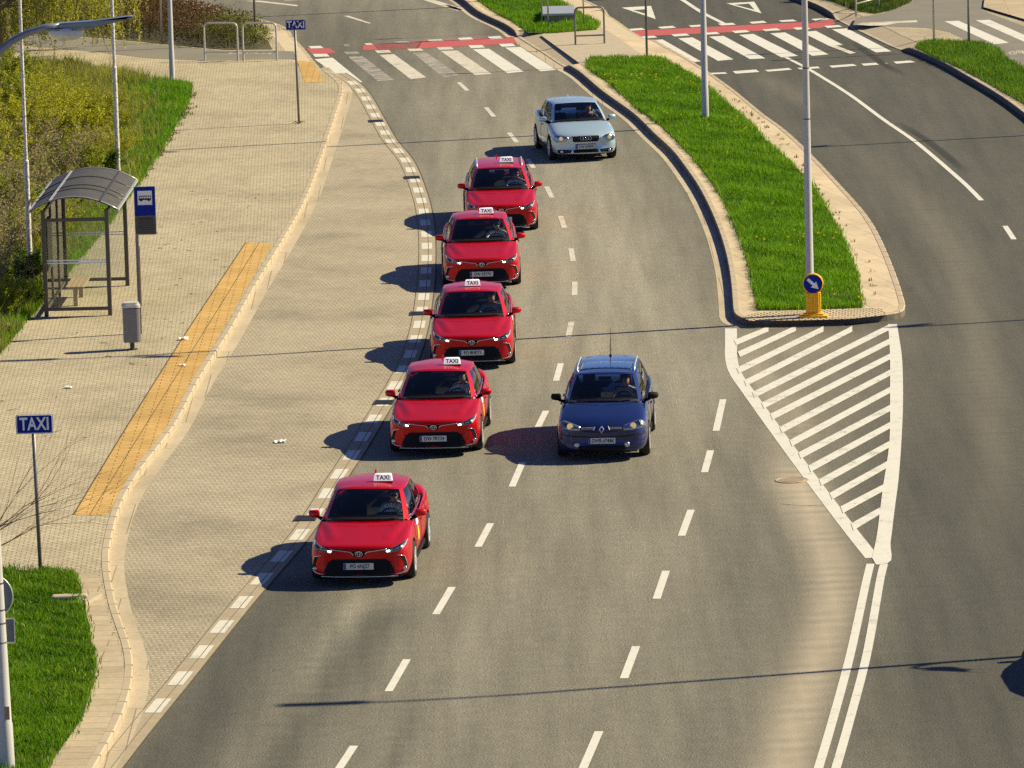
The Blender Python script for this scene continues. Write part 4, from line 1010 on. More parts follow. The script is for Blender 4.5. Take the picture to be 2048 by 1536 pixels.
# ---- stations: y, underside, shoulder, sill half-width, widest, shoulder half-width, z6, z7, centre, nose sweep
def taxi_body():
    return [(-2.325,.24,.63,.54,.60,.53,.655,.672,.68,.20), (-2.308,.155,.672,.71,.75,.685,.70,.715,.722,.21), (-2.26,.135,.692,.80,.825,.755,.718,.735,.743,.22), (-2.08,.135,.727,.83,.860,.787,.748,.764,.772,.18),
     (-1.78,.165,.775,.835,.888,.80,.80,.822,.832,.10), (-1.36,.18,.835,.835,.892,.80,.865,.89,.90,.04), (-1.02,.18,.885,.832,.885,.795,.925,.95,.96,0), (-.84,.18,.90,.83,.88,.79,.925,.93,.935,0), (-.72,.18,.905,.83,.88,.79,.80,.62,.55,0), (-.50,.18,.91,.83,.878,.79,.60,.42,.40,0),
     (0,.18,.920,.828,.875,.785,.60,.42,.40,0), (.6,.18,.930,.828,.875,.78,.60,.42,.40,0), (1.10,.18,.94,.83,.88,.775,.62,.44,.44,0), (1.40,.185,.95,.832,.886,.77,.70,.60,.58,0), (1.58,.19,.965,.835,.89,.765,.99,1.01,1.01,0)]
TAXI_REAR = [(1.85,.20,.985,.83,.88,.755,1.035,1.055,1.06,-.02), (2.12,.23,.99,.78,.84,.71,1.04,1.055,1.06,-.06), (2.27,.29,.93,.68,.76,.63,.96,.97,.975,-.09), (2.32,.38,.84,.52,.58,.48,.86,.865,.87,-.09)]
WAGON_REAR = [(1.85,.20,.98,.83,.88,.765,1.02,1.02,1.02,-.02), (2.15,.23,1.0,.79,.85,.75,1.03,1.03,1.03,-.06), (2.27,.29,.95,.70,.78,.68,.98,.98,.98,-.09), (2.32,.38,.86,.52,.58,.5,.88,.88,.88,-.09)]
GB_SEDAN = [((0,-1.12,.975),(0,-.30,1.395)), ((.24,-1.105,.973),(.18,-.29,1.392)), ((.47,-1.06,.965),(.36,-.26,1.383)), ((.665,-.96,.95),(.515,-.20,1.362)), ((.745,-.86,.925),(.575,-.11,1.340)), ((.77,-.42,.915),(.60,.06,1.357)), ((.775,.10,.925),(.615,.26,1.366)), ((.775,.20,.928),(.615,.34,1.366)), ((.77,.75,.945),(.605,.75,1.358)), ((.755,1.12,.965),(.59,.98,1.335)), ((.70,1.50,.995),(.535,1.12,1.318)), ((.585,1.68,1.02),(.45,1.16,1.330)), ((.3,1.78,1.035),(.24,1.21,1.362)), ((0,1.81,1.04),(0,1.22,1.37))]
GB_WAGON = [a for a in GB_SEDAN[:8]] + [((.77,.85,.945),(.61,.85,1.372)), ((.765,1.30,.965),(.60,1.30,1.365)), ((.76,1.42,.97),(.595,1.40,1.362)), ((.74,1.95,.99),(.565,1.72,1.335)), ((.66,2.14,1.0),(.52,1.82,1.335)), ((.3,2.22,1.0),(.26,1.88,1.36)), ((0,2.24,1.0),(0,1.90,1.365))]
SPEC_SEDAN = dict(wind=3, rear=11, side=[(4, 6), (7, 9)], black=[(6, 7)], crown=.034, hw=.888, doors=(-.92, .15, 1.10), cowl_y=-.98, nose_y=-2.2, hood_w=lambda y: .69+.10*(-1-y)*-1 if False else .735-.03*max(0, -1.2-y)*2, bump_y=-1.98, bump_z=.60, rear_y=1.9, wb=(-1.35, 1.35), wr=.318, handle_z=.79, tub=(-.83, 1.56), dash_y=-.80, dash_z=.915, mir_y=-.32, mir_z=1.285)
SPEC_WAGON = dict(SPEC_SEDAN, rear=12, side=[(4, 6), (7, 9), (10, 11)], black=[(6, 7), (9, 10)])
M['lamp_inner'] = plain('headlamp_inner', (.22, .235, .26), .3, .6, var=.3, scale=25)
def taxi_front(t, sk, paint_m):
    F = sk.front
    low = [(-.46,.500),(.46,.500),(.535,.445),(.60,.32),(.615,.272),(.55,.215),(-.55,.215),(-.615,.272),(-.60,.32),(-.535,.445)]
    g = bobj('grille', patch(F, low, .006, .03), M['black'], t)
    bm = bmesh.new()
    for k in range(5):
        z = .245+k*.05; w_ = .585-.13*(z-.245); line_on(F, [(-w_, z), (w_, z)], .005, .012, bm, 5)
    bobj('grille_slat', bm, M['satin_black'], g)
    bobj('emblem_grille', patch(F, [(-.15,.632),(.15,.632),(.105,.583),(.06,.535),(-.06,.535),(-.105,.583)], .006, .03), M['black'], t)
    bm = bmesh.new()
    for s in (1, -1): line_on(F, [(s*.47,.668),(s*.32,.648),(s*.16,.626),(s*.128,.612),(s*.088,.562)], .0085, .012, bm)
    bobj('chrome_strip', bm, M['chrome'], t, True)
    bm = bmesh.new(); emblem_ring(F, 0, .59, .062, .043, .010, .02, bm); emblem_ring(F, 0, .59, .024, .040, .009, .022, bm); emblem_ring(F, 0, .606, .046, .018, .009, .022, bm); bobj('emblem', bm, M['chrome'], t, True)
    for s in (1, -1):
        m = (lambda L: L) if s > 0 else mir
        HL = m([(.44,.655),(.53,.682),(.64,.728),(.735,.79),(.80,.858),(.812,.85),(.79,.76),(.735,.668),(.62,.625),(.475,.603)])
        h = bobj('headlight', patch(F, HL, .006, .03), M['lamp_inner'], t, True)
        bobj('reflector', patch(F, m([(.455,.648),(.53,.670),(.60,.70),(.61,.650),(.55,.625),(.475,.613)]), .012, .02), M['reflector'], h, True)
        bobj('reflector', patch(F, m([(.64,.712),(.71,.755),(.73,.725),(.70,.672),(.64,.650)]), .012, .02), M['reflector'], h, True)
        bobj('running_light', patch(F, m([(.470,.638),(.50,.650),(.53,.655),(.535,.636),(.485,.620)]), .017, .012), M['glow'], h)
        bm = bmesh.new(); line_on(F, m([(.80,.845),(.785,.765),(.735,.678),(.62,.634),(.48,.612)]), .006, .016, bm); bobj('light_guide', bm, M['plate'], h)
        bobj('lens', patch(F, m([(.445,.652),(.53,.678),(.64,.723),(.735,.785),(.798,.85),(.785,.76),(.73,.672),(.62,.63),(.478,.608)]), .024, .018), M['lens'], h, True)
        v = bobj('corner_vent', patch(F, m([(.715,.55),(.785,.545),(.815,.40),(.81,.315),(.745,.335),(.765,.42)]), .006, .03), M['black'], t)
        bm = bmesh.new(); line_on(F, m([(.655,.572),(.775,.552),(.80,.47),(.822,.36),(.812,.312),(.74,.268),(.63,.238)]), .0085, .014, bm); bobj('chrome_bracket', bm, M['chrome'], v, True)
        p = F(s*.775, .345, .016)
        if p is not None:
            bm = bmesh.new(); add_lathe(bm, [(.038, 0), (.038, .014), (.03, .02)], 14, T(*p) @ Matrix.Rotation(R(90), 4, 'X')); bobj('fog_lamp', bm, M['reflector'], v, True)
    bm = bmesh.new(); line_on(F, [(-.66,.208),(-.4,.196),(0,.192),(.4,.196),(.66,.208)], .008, .012, bm); bobj('lip_strip', bm, M['galv'], t)
def wipers(t, GB):
    b0, b3 = Vector(GB[0][0]), Vector(GB[3][0])
    for x0, x1 in ((-.10, -.60), (.56, .03)):
        bm = bmesh.new()
        def at(x, lift): 
            f = min(1, abs(x)/b3.x); b = b0.lerp(b3, f*f); return Vector((x, b.y+.07*(1-lift)-.012, b.z+.045+lift*.012))
        add_tube(bm, [at(x0+(x1-x0)*i/6, 1) for i in range(7)], .009, 6); bobj('wiper', bm, M['black'], t)
def roof_sign(t, sk, x, y):
    p = sk.top(x, y, 0); z = min(sk.top(x-.14, y, 0).z, sk.top(x+.14, y, 0).z)
    bm = bmesh.new(); add_box(bm, x-.165, x+.165, y-.075, y+.075, z-.01, z+.035, None, .012); o = bobj('roof_sign', bm, M['black'], t, True, 50)
    bm = bmesh.new(); prof = [(-.165, 0), (.165, 0), (.148, .115), (.13, .13), (-.13, .13), (-.148, .115)]
    add_prism(bm, prof, .11, T(x, y+.055, z+.03) @ FRONT); bmesh.ops.bevel(bm, geom=bm.edges[:], offset=.008, segments=2, affect='EDGES')
    lb = bobj('light_box', bm, M['sign_lit'], o, True, 40)
    bm = bmesh.new(); text_bm(bm, 'TAXI', .108, T(x, y-.058, z+.095) @ FRONT, .004, .98, 1.02, .003); text_bm(bm, 'TAXI', .108, T(x, y+.058, z+.095) @ RZ(math.pi) @ FRONT, .004, .98, 1.02, .003)
    bobj('sign_lettering', bm, M['ink'], lb)
M['sign_lit'] = plain('glowing_white_plastic', (.84, .84, .84), .4, coat=.3, var=.03)
M['sign_lit'].node_tree.nodes['Principled BSDF'].inputs['Emission Color'].default_value = (1, 1, 1, 1)
M['sign_lit'].node_tree.nodes['Principled BSDF'].inputs['Emission Strength'].default_value = .30  # faint glow added on the roof signs and the unlit door badge bands
def shark_fin(t, sk, x, y, mat, h=.07):
    z = sk.top(x, y, 0).z; bm = bmesh.new(); add_prism(bm, [(-.08, -.01), (.09, -.01), (.08, h), (.05, h), (-.02, h*.5)], .03, T(x-.015, y, z) @ Matrix(((0,0,1,0),(1,0,0,0),(0,1,0,0),(0,0,0,1)))); bobj('antenna', bm, mat, t)
def door_badge(t, sk):
    """round yellow and white badge on each front door"""
    for s in (1, -1):
        fn = lambda y, z, off: sk.side(s, y, z, off)
        C_ = [(-.42+.13*math.cos(a), .60+.13*math.sin(a)) for a in np.linspace(0, 2*math.pi, 24, endpoint=False)]
        b = patch(fn, C_ if s < 0 else C_[::-1], .006, .004); b.normal_update()
        if sum(f.normal.x*s for f in b.faces) < 0: bmesh.ops.reverse_faces(b, faces=b.faces)
        o = bobj('door_badge', b, M['badge_yellow'], t)
        W_ = [(-.42+.17*math.cos(a)*1.0, .80+.05*math.sin(a)) for a in np.linspace(0, 2*math.pi, 16, endpoint=False)]
        b = patch(fn, W_, .006, .004); b.normal_update()
        if sum(f.normal.x*s for f in b.faces) < 0: bmesh.ops.reverse_faces(b, faces=b.faces)
        bobj('badge_band', b, M['sign_lit'], o)
M['badge_yellow'] = plain('yellow_badge', (.85, .55, .03), .4)
def side_trim(t, sk, spec, GB, mat):
    for s in (1, -1):
        P = [Vector((s*(b.x+.008), b.y, b.z+.012)) for b in [Vector(GB[j][0]) for j in range(4, spec['rear']-1)]]; bm = bmesh.new(); add_tube(bm, P, .008, 6)
        bobj('window_trim', bm, mat, t, True)
        bm = bmesh.new(); add_box(bm, -.03, .03, -.93, .93, -.04, .04, T(s*(spec['hw']-.065), 0, .215), .02); bobj('sill', bm, M['black'], t, True)
        bm = bmesh.new()
        for yy in [y for y in spec['doors'] if y is not None]:
            L = [sk.side(s, yy+(.05*((z-.6)/.3)**2 if yy < 0 else 0), z, .0015) for z in np.linspace(.33, .89, 12)]
            L = [p for p in L if p is not None and abs(p.x) > .5]
            if len(L) > 2: add_tube(bm, L, .004, 4)
        bobj('door_gap', bm, M['black'], t)
def rear_lights(t, sk, y, z, w=.22):
    pass

taxi_me = lower_body(taxi_body()+TAXI_REAR, -1.35, 1.35, .318, .888, (-2.1, -1.02, .66, .44))
wagon_me = lower_body(taxi_body()+WAGON_REAR, -1.35, 1.35, .318, .888, (-2.1, -1.02, .66, .44))
def build_taxi(wagon=False):
    t = empty('taxi_cab'); pm = M['red_paint']; spec = SPEC_WAGON if wagon else SPEC_SEDAN; GB = GB_WAGON if wagon else GB_SEDAN
    me = wagon_me if wagon else taxi_me
    gm = greenhouse(GB, t, pm, spec); sk = Skin([me, gm]); common(t, me, spec, pm)
    interior(t, spec); taxi_front(t, sk, pm); wipers(t, GB); side_trim(t, sk, spec, GB, M['chrome'])
    for s in (1, -1): door_mirror(t, s, .80, -.60, .985, pm)
    roof_sign(t, sk, .30, .12 if not wagon else .30); shark_fin(t, sk, -.05 if wagon else .0, 1.02 if not wagon else 1.5, pm)
    if not wagon: door_badge(t, sk)
    if wagon:
        for s in (1, -1):
            P = [sk.top(s*.545, y, 0)+Vector((0, 0, .045 if 0 < i < 6 else .0)) for i, y in enumerate(np.linspace(.05, 1.6, 7))]; bm = bmesh.new(); add_tube(bm, P, .019, 8)
            bobj('roof_rail', bm, M['galv'], t, True)
    return t, sk
def heading(front, rear, side_off, wb):
    """pose from the ground contacts (pixels) of the front and rear wheel on the image-right side"""
    a, b = Vector(G(*front)), Vector(G(*rear)); h = (a-b).normalized(); mid_ = (a+b)/2; left = Vector((h.y, -h.x, 0))
    return mid_ + left*side_off*-1, math.atan2(h.x, -h.y)
def pose(px, py, yaw_deg):
    """pose from the ground pixel below the middle of the front bumper"""
    a = R(yaw_deg); g = G(px, py); h = Vector((math.sin(a), -math.cos(a), 0)); return g - h*2.30, a
TX = [dict(p=(719,1176), yaw=-4.5, plate='PO 6NJ27', shirt='shirt_white', lab='red sedan taxi leading the line, front most of the queue with number plate PO 6NJ27', drv='person with sunglasses and pale shirt driving the leading red taxi', gl=True, lean=.05),
      dict(p=(868,916), yaw=-3.2, plate='DW 7RY34', shirt='shirt_white', lab='red sedan taxi second from the front, beside the dark blue estate car', drv='person in a white shirt driving the red taxi beside the dark blue car', gl=False, lean=-.15),
      dict(p=(945,741), yaw=-.6, plate='PO 8NK71', shirt='shirt_grey', lab='red sedan taxi in the middle of the line with number plate PO 8NK71', drv='person in a grey shirt gripping the wheel of the middle red taxi', gl=False, lean=.0),
      dict(p=(965,581), yaw=.8, plate='DW 55Y74', shirt='shirt_white', lab='red sedan taxi fourth from the front, just ahead of the one with roof rails', drv='person in a white shirt driving the red taxi ahead of the one with roof rails', gl=True, lean=.12)]
proto, psk = build_taxi()
TROOTS = []
for i, d in enumerate(TX):
    loc, a = pose(*d['p'], d['yaw']); t = proto if i == 0 else copy_tree(proto)
    t.location = loc; t.rotation_euler = (0, 0, a); tag(t, d['lab'], 'taxi', 'red taxis driving in a line'); TROOTS.append((t, d))
SIGN_SHIFT = (-.08, -.06, -.29, -.14)
def shift_sign(t, dx):
    for ch in t.children:
        if ch.name.split('.')[0] == 'roof_sign': ch.location = (dx, 0, .004)
for (t, d), dx in zip(TROOTS, SIGN_SHIFT): shift_sign(t, dx)
for t, d in TROOTS:
    number_plate(t, psk, -.01, .378, d['plate'])
    person(None, t.location, t.rotation_euler.z, d['drv'], d['shirt'], glasses=d['gl'], lean=d['lean'])
wg, wsk = build_taxi(True); loc, a = pose(1004, 470, .6); wg.location = loc; wg.rotation_euler = (0, 0, a)
tag(wg, 'red estate taxi with silver roof rails at the back of the taxi line', 'taxi', 'red taxis driving in a line'); shift_sign(wg, -.12); number_plate(wg, wsk, -.01, .378, '')
person(None, loc, a, 'person in sunglasses and white shirt driving the red taxi with roof rails', 'shirt_white', glasses=True)

# ---- dark blue estate car
BL = [(-2.22,.30,.56,.52,.58,.50,.58,.59,.60,.20), (-2.20,.20,.62,.68,.73,.65,.65,.665,.67,.21), (-2.13,.17,.68,.77,.815,.74,.71,.735,.745,.20), (-1.95,.165,.745,.82,.86,.785,.78,.81,.82,.15), (-1.65,.17,.81,.83,.88,.79,.85,.885,.895,.07), (-1.30,.18,.87,.83,.885,.79,.93,.965,.975,.02), (-1.08,.18,.905,.83,.88,.785,.97,1.0,1.01,0), (-.92,.18,.92,.828,.875,.78,.965,.975,.98,0), (-.80,.18,.925,.828,.875,.78,.82,.65,.60,0), (-.55,.18,.93,.828,.875,.78,.62,.44,.42,0), (0,.18,.94,.828,.872,.78,.62,.44,.42,0), (.6,.18,.955,.828,.872,.78,.62,.44,.42,0), (1.1,.18,.975,.83,.876,.785,.66,.47,.46,0), (1.35,.185,.985,.832,.882,.785,.95,.92,.90,0), (1.85,.20,1.0,.82,.87,.775,1.01,1.01,1.01,-.02), (2.12,.24,1.0,.78,.83,.74,1.02,1.02,1.02,-.05), (2.22,.30,.95,.70,.76,.67,.97,.97,.97,-.07), (2.26,.40,.86,.52,.57,.5,.88,.88,.88,-.07)]
GB_BL = [((0,-1.16,1.015),(0.000,-.36,1.435)), ((.24,-1.145,1.012),(0.181,-.35,1.432)), ((.47,-1.10,1.0),(0.363,-.32,1.424)), ((.665,-1.0,.98),(0.516,-.26,1.404)), ((.74,-.90,.945),(0.573,-.17,1.385)), ((.765,-.42,.935),(0.597,.02,1.405)), ((.77,.06,.94),(0.606,.22,1.415)), ((.77,.16,.945),(0.606,.30,1.415)), ((.765,.85,.965),(0.602,.85,1.415)), ((.76,1.22,.98),(0.592,1.22,1.41)), ((.76,1.34,.985),(0.592,1.34,1.41)), ((.73,1.90,1.0),(0.559,1.75,1.385)), ((.66,2.08,1.01),(0.511,1.9,1.38)), ((.3,2.16,1.015),(0.248,1.97,1.40)), ((0,2.18,1.015),(0.000,1.99,1.405))]
SPEC_BL = dict(SPEC_WAGON, hw=.878, doors=(-.96, .12, 1.08), cowl_y=-1.05, nose_y=-2.06, hood_w=lambda y: .71, bump_y=-1.9, bump_z=.585, wb=(-1.34, 1.345), wr=.312, handle_z=.80, tub=(-.91, 1.33), dash_y=-.88, dash_z=.955, mir_y=-.38, mir_z=1.325)
bl_me = lower_body(BL, -1.34, 1.345, .312, .878)
bl = empty('estate_car', label='dark blue estate car alone in the middle lane beside the taxis', cat='car')
gm = greenhouse(GB_BL, bl, M['blue_paint'], SPEC_BL); bsk = Skin([bl_me, gm]); common(bl, bl_me, SPEC_BL, M['blue_paint']); interior(bl, SPEC_BL); wipers(bl, GB_BL); side_trim(bl, bsk, SPEC_BL, GB_BL, M['black'])
for s in (1, -1): door_mirror(bl, s, .80, -.68, 1.02, M['black'])
F = bsk.front
for s in (1, -1):
    m = (lambda L: L) if s > 0 else mir
    h = bobj('headlight', patch(F, m([(.41,.725),(.53,.775),(.66,.83),(.73,.85),(.79,.82),(.83,.77),(.815,.71),(.72,.67),(.56,.645),(.42,.632)]), .006, .03), M['reflector'], bl, True)
    p = F(s*.60, .725, .016); bm = bmesh.new(); add_lathe(bm, [(.058, 0), (.058, .016), (.045, .022)], 18, T(*p) @ Matrix.Rotation(R(90), 4, 'X')); bobj('bulb', bm, M['glow_warm'], h, True)
    bobj('indicator', patch(F, m([(.70,.80),(.76,.80),(.79,.76),(.76,.715),(.71,.72)]), .014, .012), M['plate'], h, True)
    bobj('lens', patch(F, m([(.42,.718),(.53,.768),(.66,.823),(.73,.842),(.785,.812),(.822,.768),(.805,.715),(.72,.678),(.56,.653),(.43,.64)]), .028, .02), M['lens'], h, True)
    g = bobj('grille', patch(F, m([(.115,.715),(.40,.70),(.40,.645),(.145,.65)]), .006, .03), M['black'], bl)
    bm = bmesh.new()
    for z in (.665, .69): line_on(F, m([(.145, z+.005), (.39, z-.002)]), .006, .012, bm, 5)
    line_on(F, m([(.125,.71),(.155,.645)]), .010, .014, bm); bobj('grille_slat', bm, M['galv'], g)
    p = F(s*.475, .365, .012); bm = bmesh.new(); add_lathe(bm, [(.052, 0), (.05, .02), (.035, .03)], 18, T(*p) @ Matrix.Rotation(R(90), 4, 'X')); bobj('fog_lamp', bm, M['reflector'], bl, True)
    bm = bmesh.new(); line_on(F, m([(.27,.515),(.5,.525),(.70,.555),(.82,.60)]), .008, .008, bm); bobj('bumper_strip', bm, M['satin_black'], bl)
bm = bmesh.new(); k = [(0,.715),(.043,.655),(0,.59),(-.043,.655),(0,.715)]; line_on(F, k, .012, .018, bm, 6); bobj('emblem', bm, M['chrome'], bl)
bobj('lower_grille', patch(F, [(-.42,.345),(.42,.345),(.46,.27),(.38,.245),(-.38,.245),(-.46,.27)], .006, .03), M['black'], bl)
number_plate(bl, bsk, 0, .44, 'DWR 6748K')
for s in (1, -1):
    P = [bsk.top(s*.55, y, 0)+Vector((0, 0, .04 if 0 < i < 6 else .0)) for i, y in enumerate(np.linspace(-.02, 1.7, 7))]; bm = bmesh.new(); add_tube(bm, P, .018, 8)
    bobj('roof_rail', bm, M['galv'], bl, True)
z = bsk.top(0.02, 1.75, 0); bm = bmesh.new(); add_tube(bm, [z, z+Vector((0, .10, .30)), z+Vector((0, .16, .52))], [.007, .005, .003], 6); add_lathe(bm, [(.03, -.005), (.02, .03)], 10, T(*z)); bobj('antenna', bm, M['black'], bl)
bm = bmesh.new(); C_ = [(-.50,.02),(.50,.02),(.51,.80),(-.51,.80)]; b = patch(lambda x, y, off: bsk.top(x, y, off), C_, .006, .01, .12); b.normal_update()
if sum(f.normal.z for f in b.faces) < 0: bmesh.ops.reverse_faces(b, faces=b.faces)
M['roof_glass'] = plain('dark_roof_glass', (.012, .03, .05), .06, coat=1.0); bobj('sunroof', b, M['roof_glass'], bl, True); bm.free()
bm = bmesh.new(); add_tube(bm, [(.06, -.84, .98), (.05, -.80, 1.06), (.02, -.80, 1.15)], .007, 6); add_box(bm, -.05, .05, -.02, .0, -.03, .04, T(.01, -.80, 1.17), .008); bobj('phone_holder', bm, M['galv'], bl)
loc, a = pose(1204, 927, -3.6); loc.z = 0; bl.location = loc; bl.rotation_euler = (0, 0, a)
person(None, loc, a, 'person in a grey shirt driving the dark blue estate car', 'shirt_grey', seat=(.40, .0, .51), lean=.1)

# ---- silver blue hatchback
SI = [(-2.06,.30,.56,.52,.58,.50,.58,.59,.60,.20), (-2.04,.20,.62,.68,.73,.65,.65,.665,.67,.21), (-1.97,.17,.68,.77,.815,.735,.71,.73,.735,.21), (-1.80,.165,.74,.82,.86,.78,.77,.795,.80,.15), (-1.52,.17,.80,.83,.88,.79,.84,.865,.875,.07), (-1.22,.18,.855,.83,.882,.79,.90,.935,.945,.02), (-.98,.18,.895,.83,.878,.785,.945,.97,.98,0), (-.82,.18,.908,.828,.874,.78,.94,.95,.955,0), (-.70,.18,.912,.828,.873,.78,.80,.64,.58,0), (-.45,.18,.918,.828,.872,.78,.60,.43,.41,0), (0,.18,.928,.828,.870,.78,.60,.43,.41,0), (.5,.18,.942,.828,.870,.78,.60,.43,.41,0), (.95,.18,.962,.83,.875,.785,.66,.46,.45,0), (1.2,.185,.975,.832,.882,.785,.94,.91,.89,0), (1.65,.20,.99,.82,.87,.77,1.0,1.0,1.0,-.02), (1.92,.24,.98,.78,.82,.73,1.0,1.0,1.0,-.05), (2.02,.30,.93,.70,.75,.66,.95,.95,.95,-.07), (2.06,.40,.85,.52,.57,.5,.87,.87,.87,-.07)]
GB_SI = [((0,-1.08,.99),(0,-.26,1.39)), ((.24,-1.065,.987),(.18,-.25,1.387)), ((.47,-1.02,.975),(.36,-.22,1.378)), ((.66,-.92,.955),(.52,-.16,1.36)), ((.735,-.82,.93),(.58,-.07,1.343)), ((.76,-.38,.92),(.605,.10,1.36)), ((.765,.30,.93),(.615,.40,1.366)), ((.765,.40,.932),(.615,.48,1.366)), ((.76,.85,.95),(.60,.80,1.357)), ((.745,1.15,.965),(.585,1.05,1.34)), ((.70,1.55,.985),(.53,1.32,1.31)), ((.61,1.74,.99),(.46,1.42,1.312)), ((.3,1.84,1.0),(.24,1.49,1.335)), ((0,1.86,1.0),(0,1.51,1.34))]
SPEC_SI = dict(SPEC_SEDAN, hw=.876, doors=(-.88, .34, None), cowl_y=-.96, nose_y=-1.9, hood_w=lambda y: .69, bump_y=-1.74, bump_z=.53, rear_y=1.7, wb=(-1.27, 1.30), wr=.315, handle_z=.79, tub=(-.81, 1.17), dash_y=-.78, dash_z=.93, mir_y=-.28, mir_z=1.28, seat_y=.28, chrome_handle=False)
si_me = lower_body(SI, -1.27, 1.30, .315, .876)
si = empty('hatchback_car', label='silver blue hatchback behind the taxi line, nearest the grassy island', cat='car')
gm = greenhouse(GB_SI, si, M['silver_paint'], SPEC_SI); ssk = Skin([si_me, gm]); common(si, si_me, SPEC_SI, M['silver_paint']); interior(si, SPEC_SI); wipers(si, GB_SI); side_trim(si, ssk, SPEC_SI, GB_SI, M['black'])
for s in (1, -1): door_mirror(si, s, .79, -.58, .99, M['silver_paint'])
class _S(Skin): pass
def Fs(x, s_, off): return ssk.front(x, s_+.045, off)        # nose stands nearer the axle: shift the drawing
F = Fs
g = bobj('grille', patch(F, [(-.355,.690),(.355,.690),(.345,.555),(.30,.535),(-.30,.535),(-.345,.555)], .006, .03), M['black'], si)
bm = bmesh.new(); line_on(F, [(-.36,.69),(.36,.69),(.35,.553),(.30,.532),(-.30,.532),(-.35,.553),(-.36,.69)], .008, .012, bm); bobj('grille_frame', bm, M['chrome'], g, True)
bm = bmesh.new()
for z in (.572, .60, .628, .656): line_on(F, [(-.34, z), (.34, z)], .004, .010, bm, 5)
bobj('grille_slat', bm, M['dark_metal'], g)
bm = bmesh.new()
for k in range(4): emblem_ring(F, -.105+k*.07, .622, .043, .043, .011, .02, bm)
bobj('emblem', bm, M['chrome'], si, True)
for s in (1, -1):
    m = (lambda L: L) if s > 0 else mir
    h = bobj('headlight', patch(F, m([(.45,.66),(.52,.715),(.65,.745),(.76,.74),(.81,.70),(.815,.63),(.76,.575),(.65,.555),(.53,.57),(.46,.61)]), .006, .03), M['reflector'], si, True)
    for x_, mt in ((.64, 'glow_warm'), (.745, 'reflector')):
        p = F(s*x_, .648, .016)
        if p is not None: bm = bmesh.new(); add_lathe(bm, [(.052, 0), (.05, .016), (.035, .024)], 16, T(*p) @ Matrix.Rotation(R(90), 4, 'X')); bobj('bulb', bm, M[mt], h, True)
    bobj('lens', patch(F, m([(.458,.658),(.525,.708),(.65,.738),(.756,.733),(.803,.697),(.806,.634),(.755,.582),(.65,.563),(.535,.578),(.468,.614)]), .028, .02), M['lens'], h, True)
    v = bobj('side_intake', patch(F, m([(.37,.335),(.70,.365),(.74,.34),(.70,.275),(.60,.255),(.39,.262)]), .006, .03), M['black'], si)
    p = F(s*.63, .308, .012); bm = bmesh.new(); add_lathe(bm, [(.042, 0), (.04, .016), (.03, .022)], 16, T(*p) @ Matrix.Rotation(R(90), 4, 'X')); bobj('fog_lamp', bm, M['reflector'], v, True)
    bm = bmesh.new(); line_on(F, m([(.40,.30),(.56,.31)]), .005, .012, bm, 5); bobj('intake_slat', bm, M['dark_metal'], v)
bobj('lower_grille', patch(F, [(-.33,.335),(.33,.335),(.33,.265),(.30,.25),(-.30,.25),(-.33,.265)], .006, .03), M['black'], si)
class _P:                                                     # plate uses the shifted drawing too
    front = staticmethod(Fs)
number_plate(si, _P, 0, .41, 'DW 6W091')
shark_fin(si, ssk, 0, 1.1, M['silver_paint'], .06)
loc, a = pose(1173, 324, 7.5); h_ = Vector((math.sin(a), -math.cos(a), 0)); loc = loc + h_*.25; loc.z = 0; si.location = loc; si.rotation_euler = (0, 0, a)
person(None, loc, a, 'person in a dark jacket driving the silver blue hatchback', 'shirt_dark', seat=(.39, .02, .48), lean=-.1)

# the car off to the side whose round shadow reaches into view
c2 = copy_tree(bl); g = G(2045, 1352); c2.location = (g.x+2.05, g.y+.75, 0); c2.rotation_euler = (0, 0, math.pi+.03); tag(c2, 'dark blue estate car driving away beyond the road edge, seen only by its round shadow', 'car')

for ch in list(c2.children_recursive):
    if ch.name.startswith('plate_lettering'): bpy.data.objects.remove(ch)
# ================================================================ street furniture
def post(bm, h, r, lean=(0, 0), n=12):
    add_tube(bm, [(0, 0, -.02), (lean[0]*h, lean[1]*h, h)], r, n)
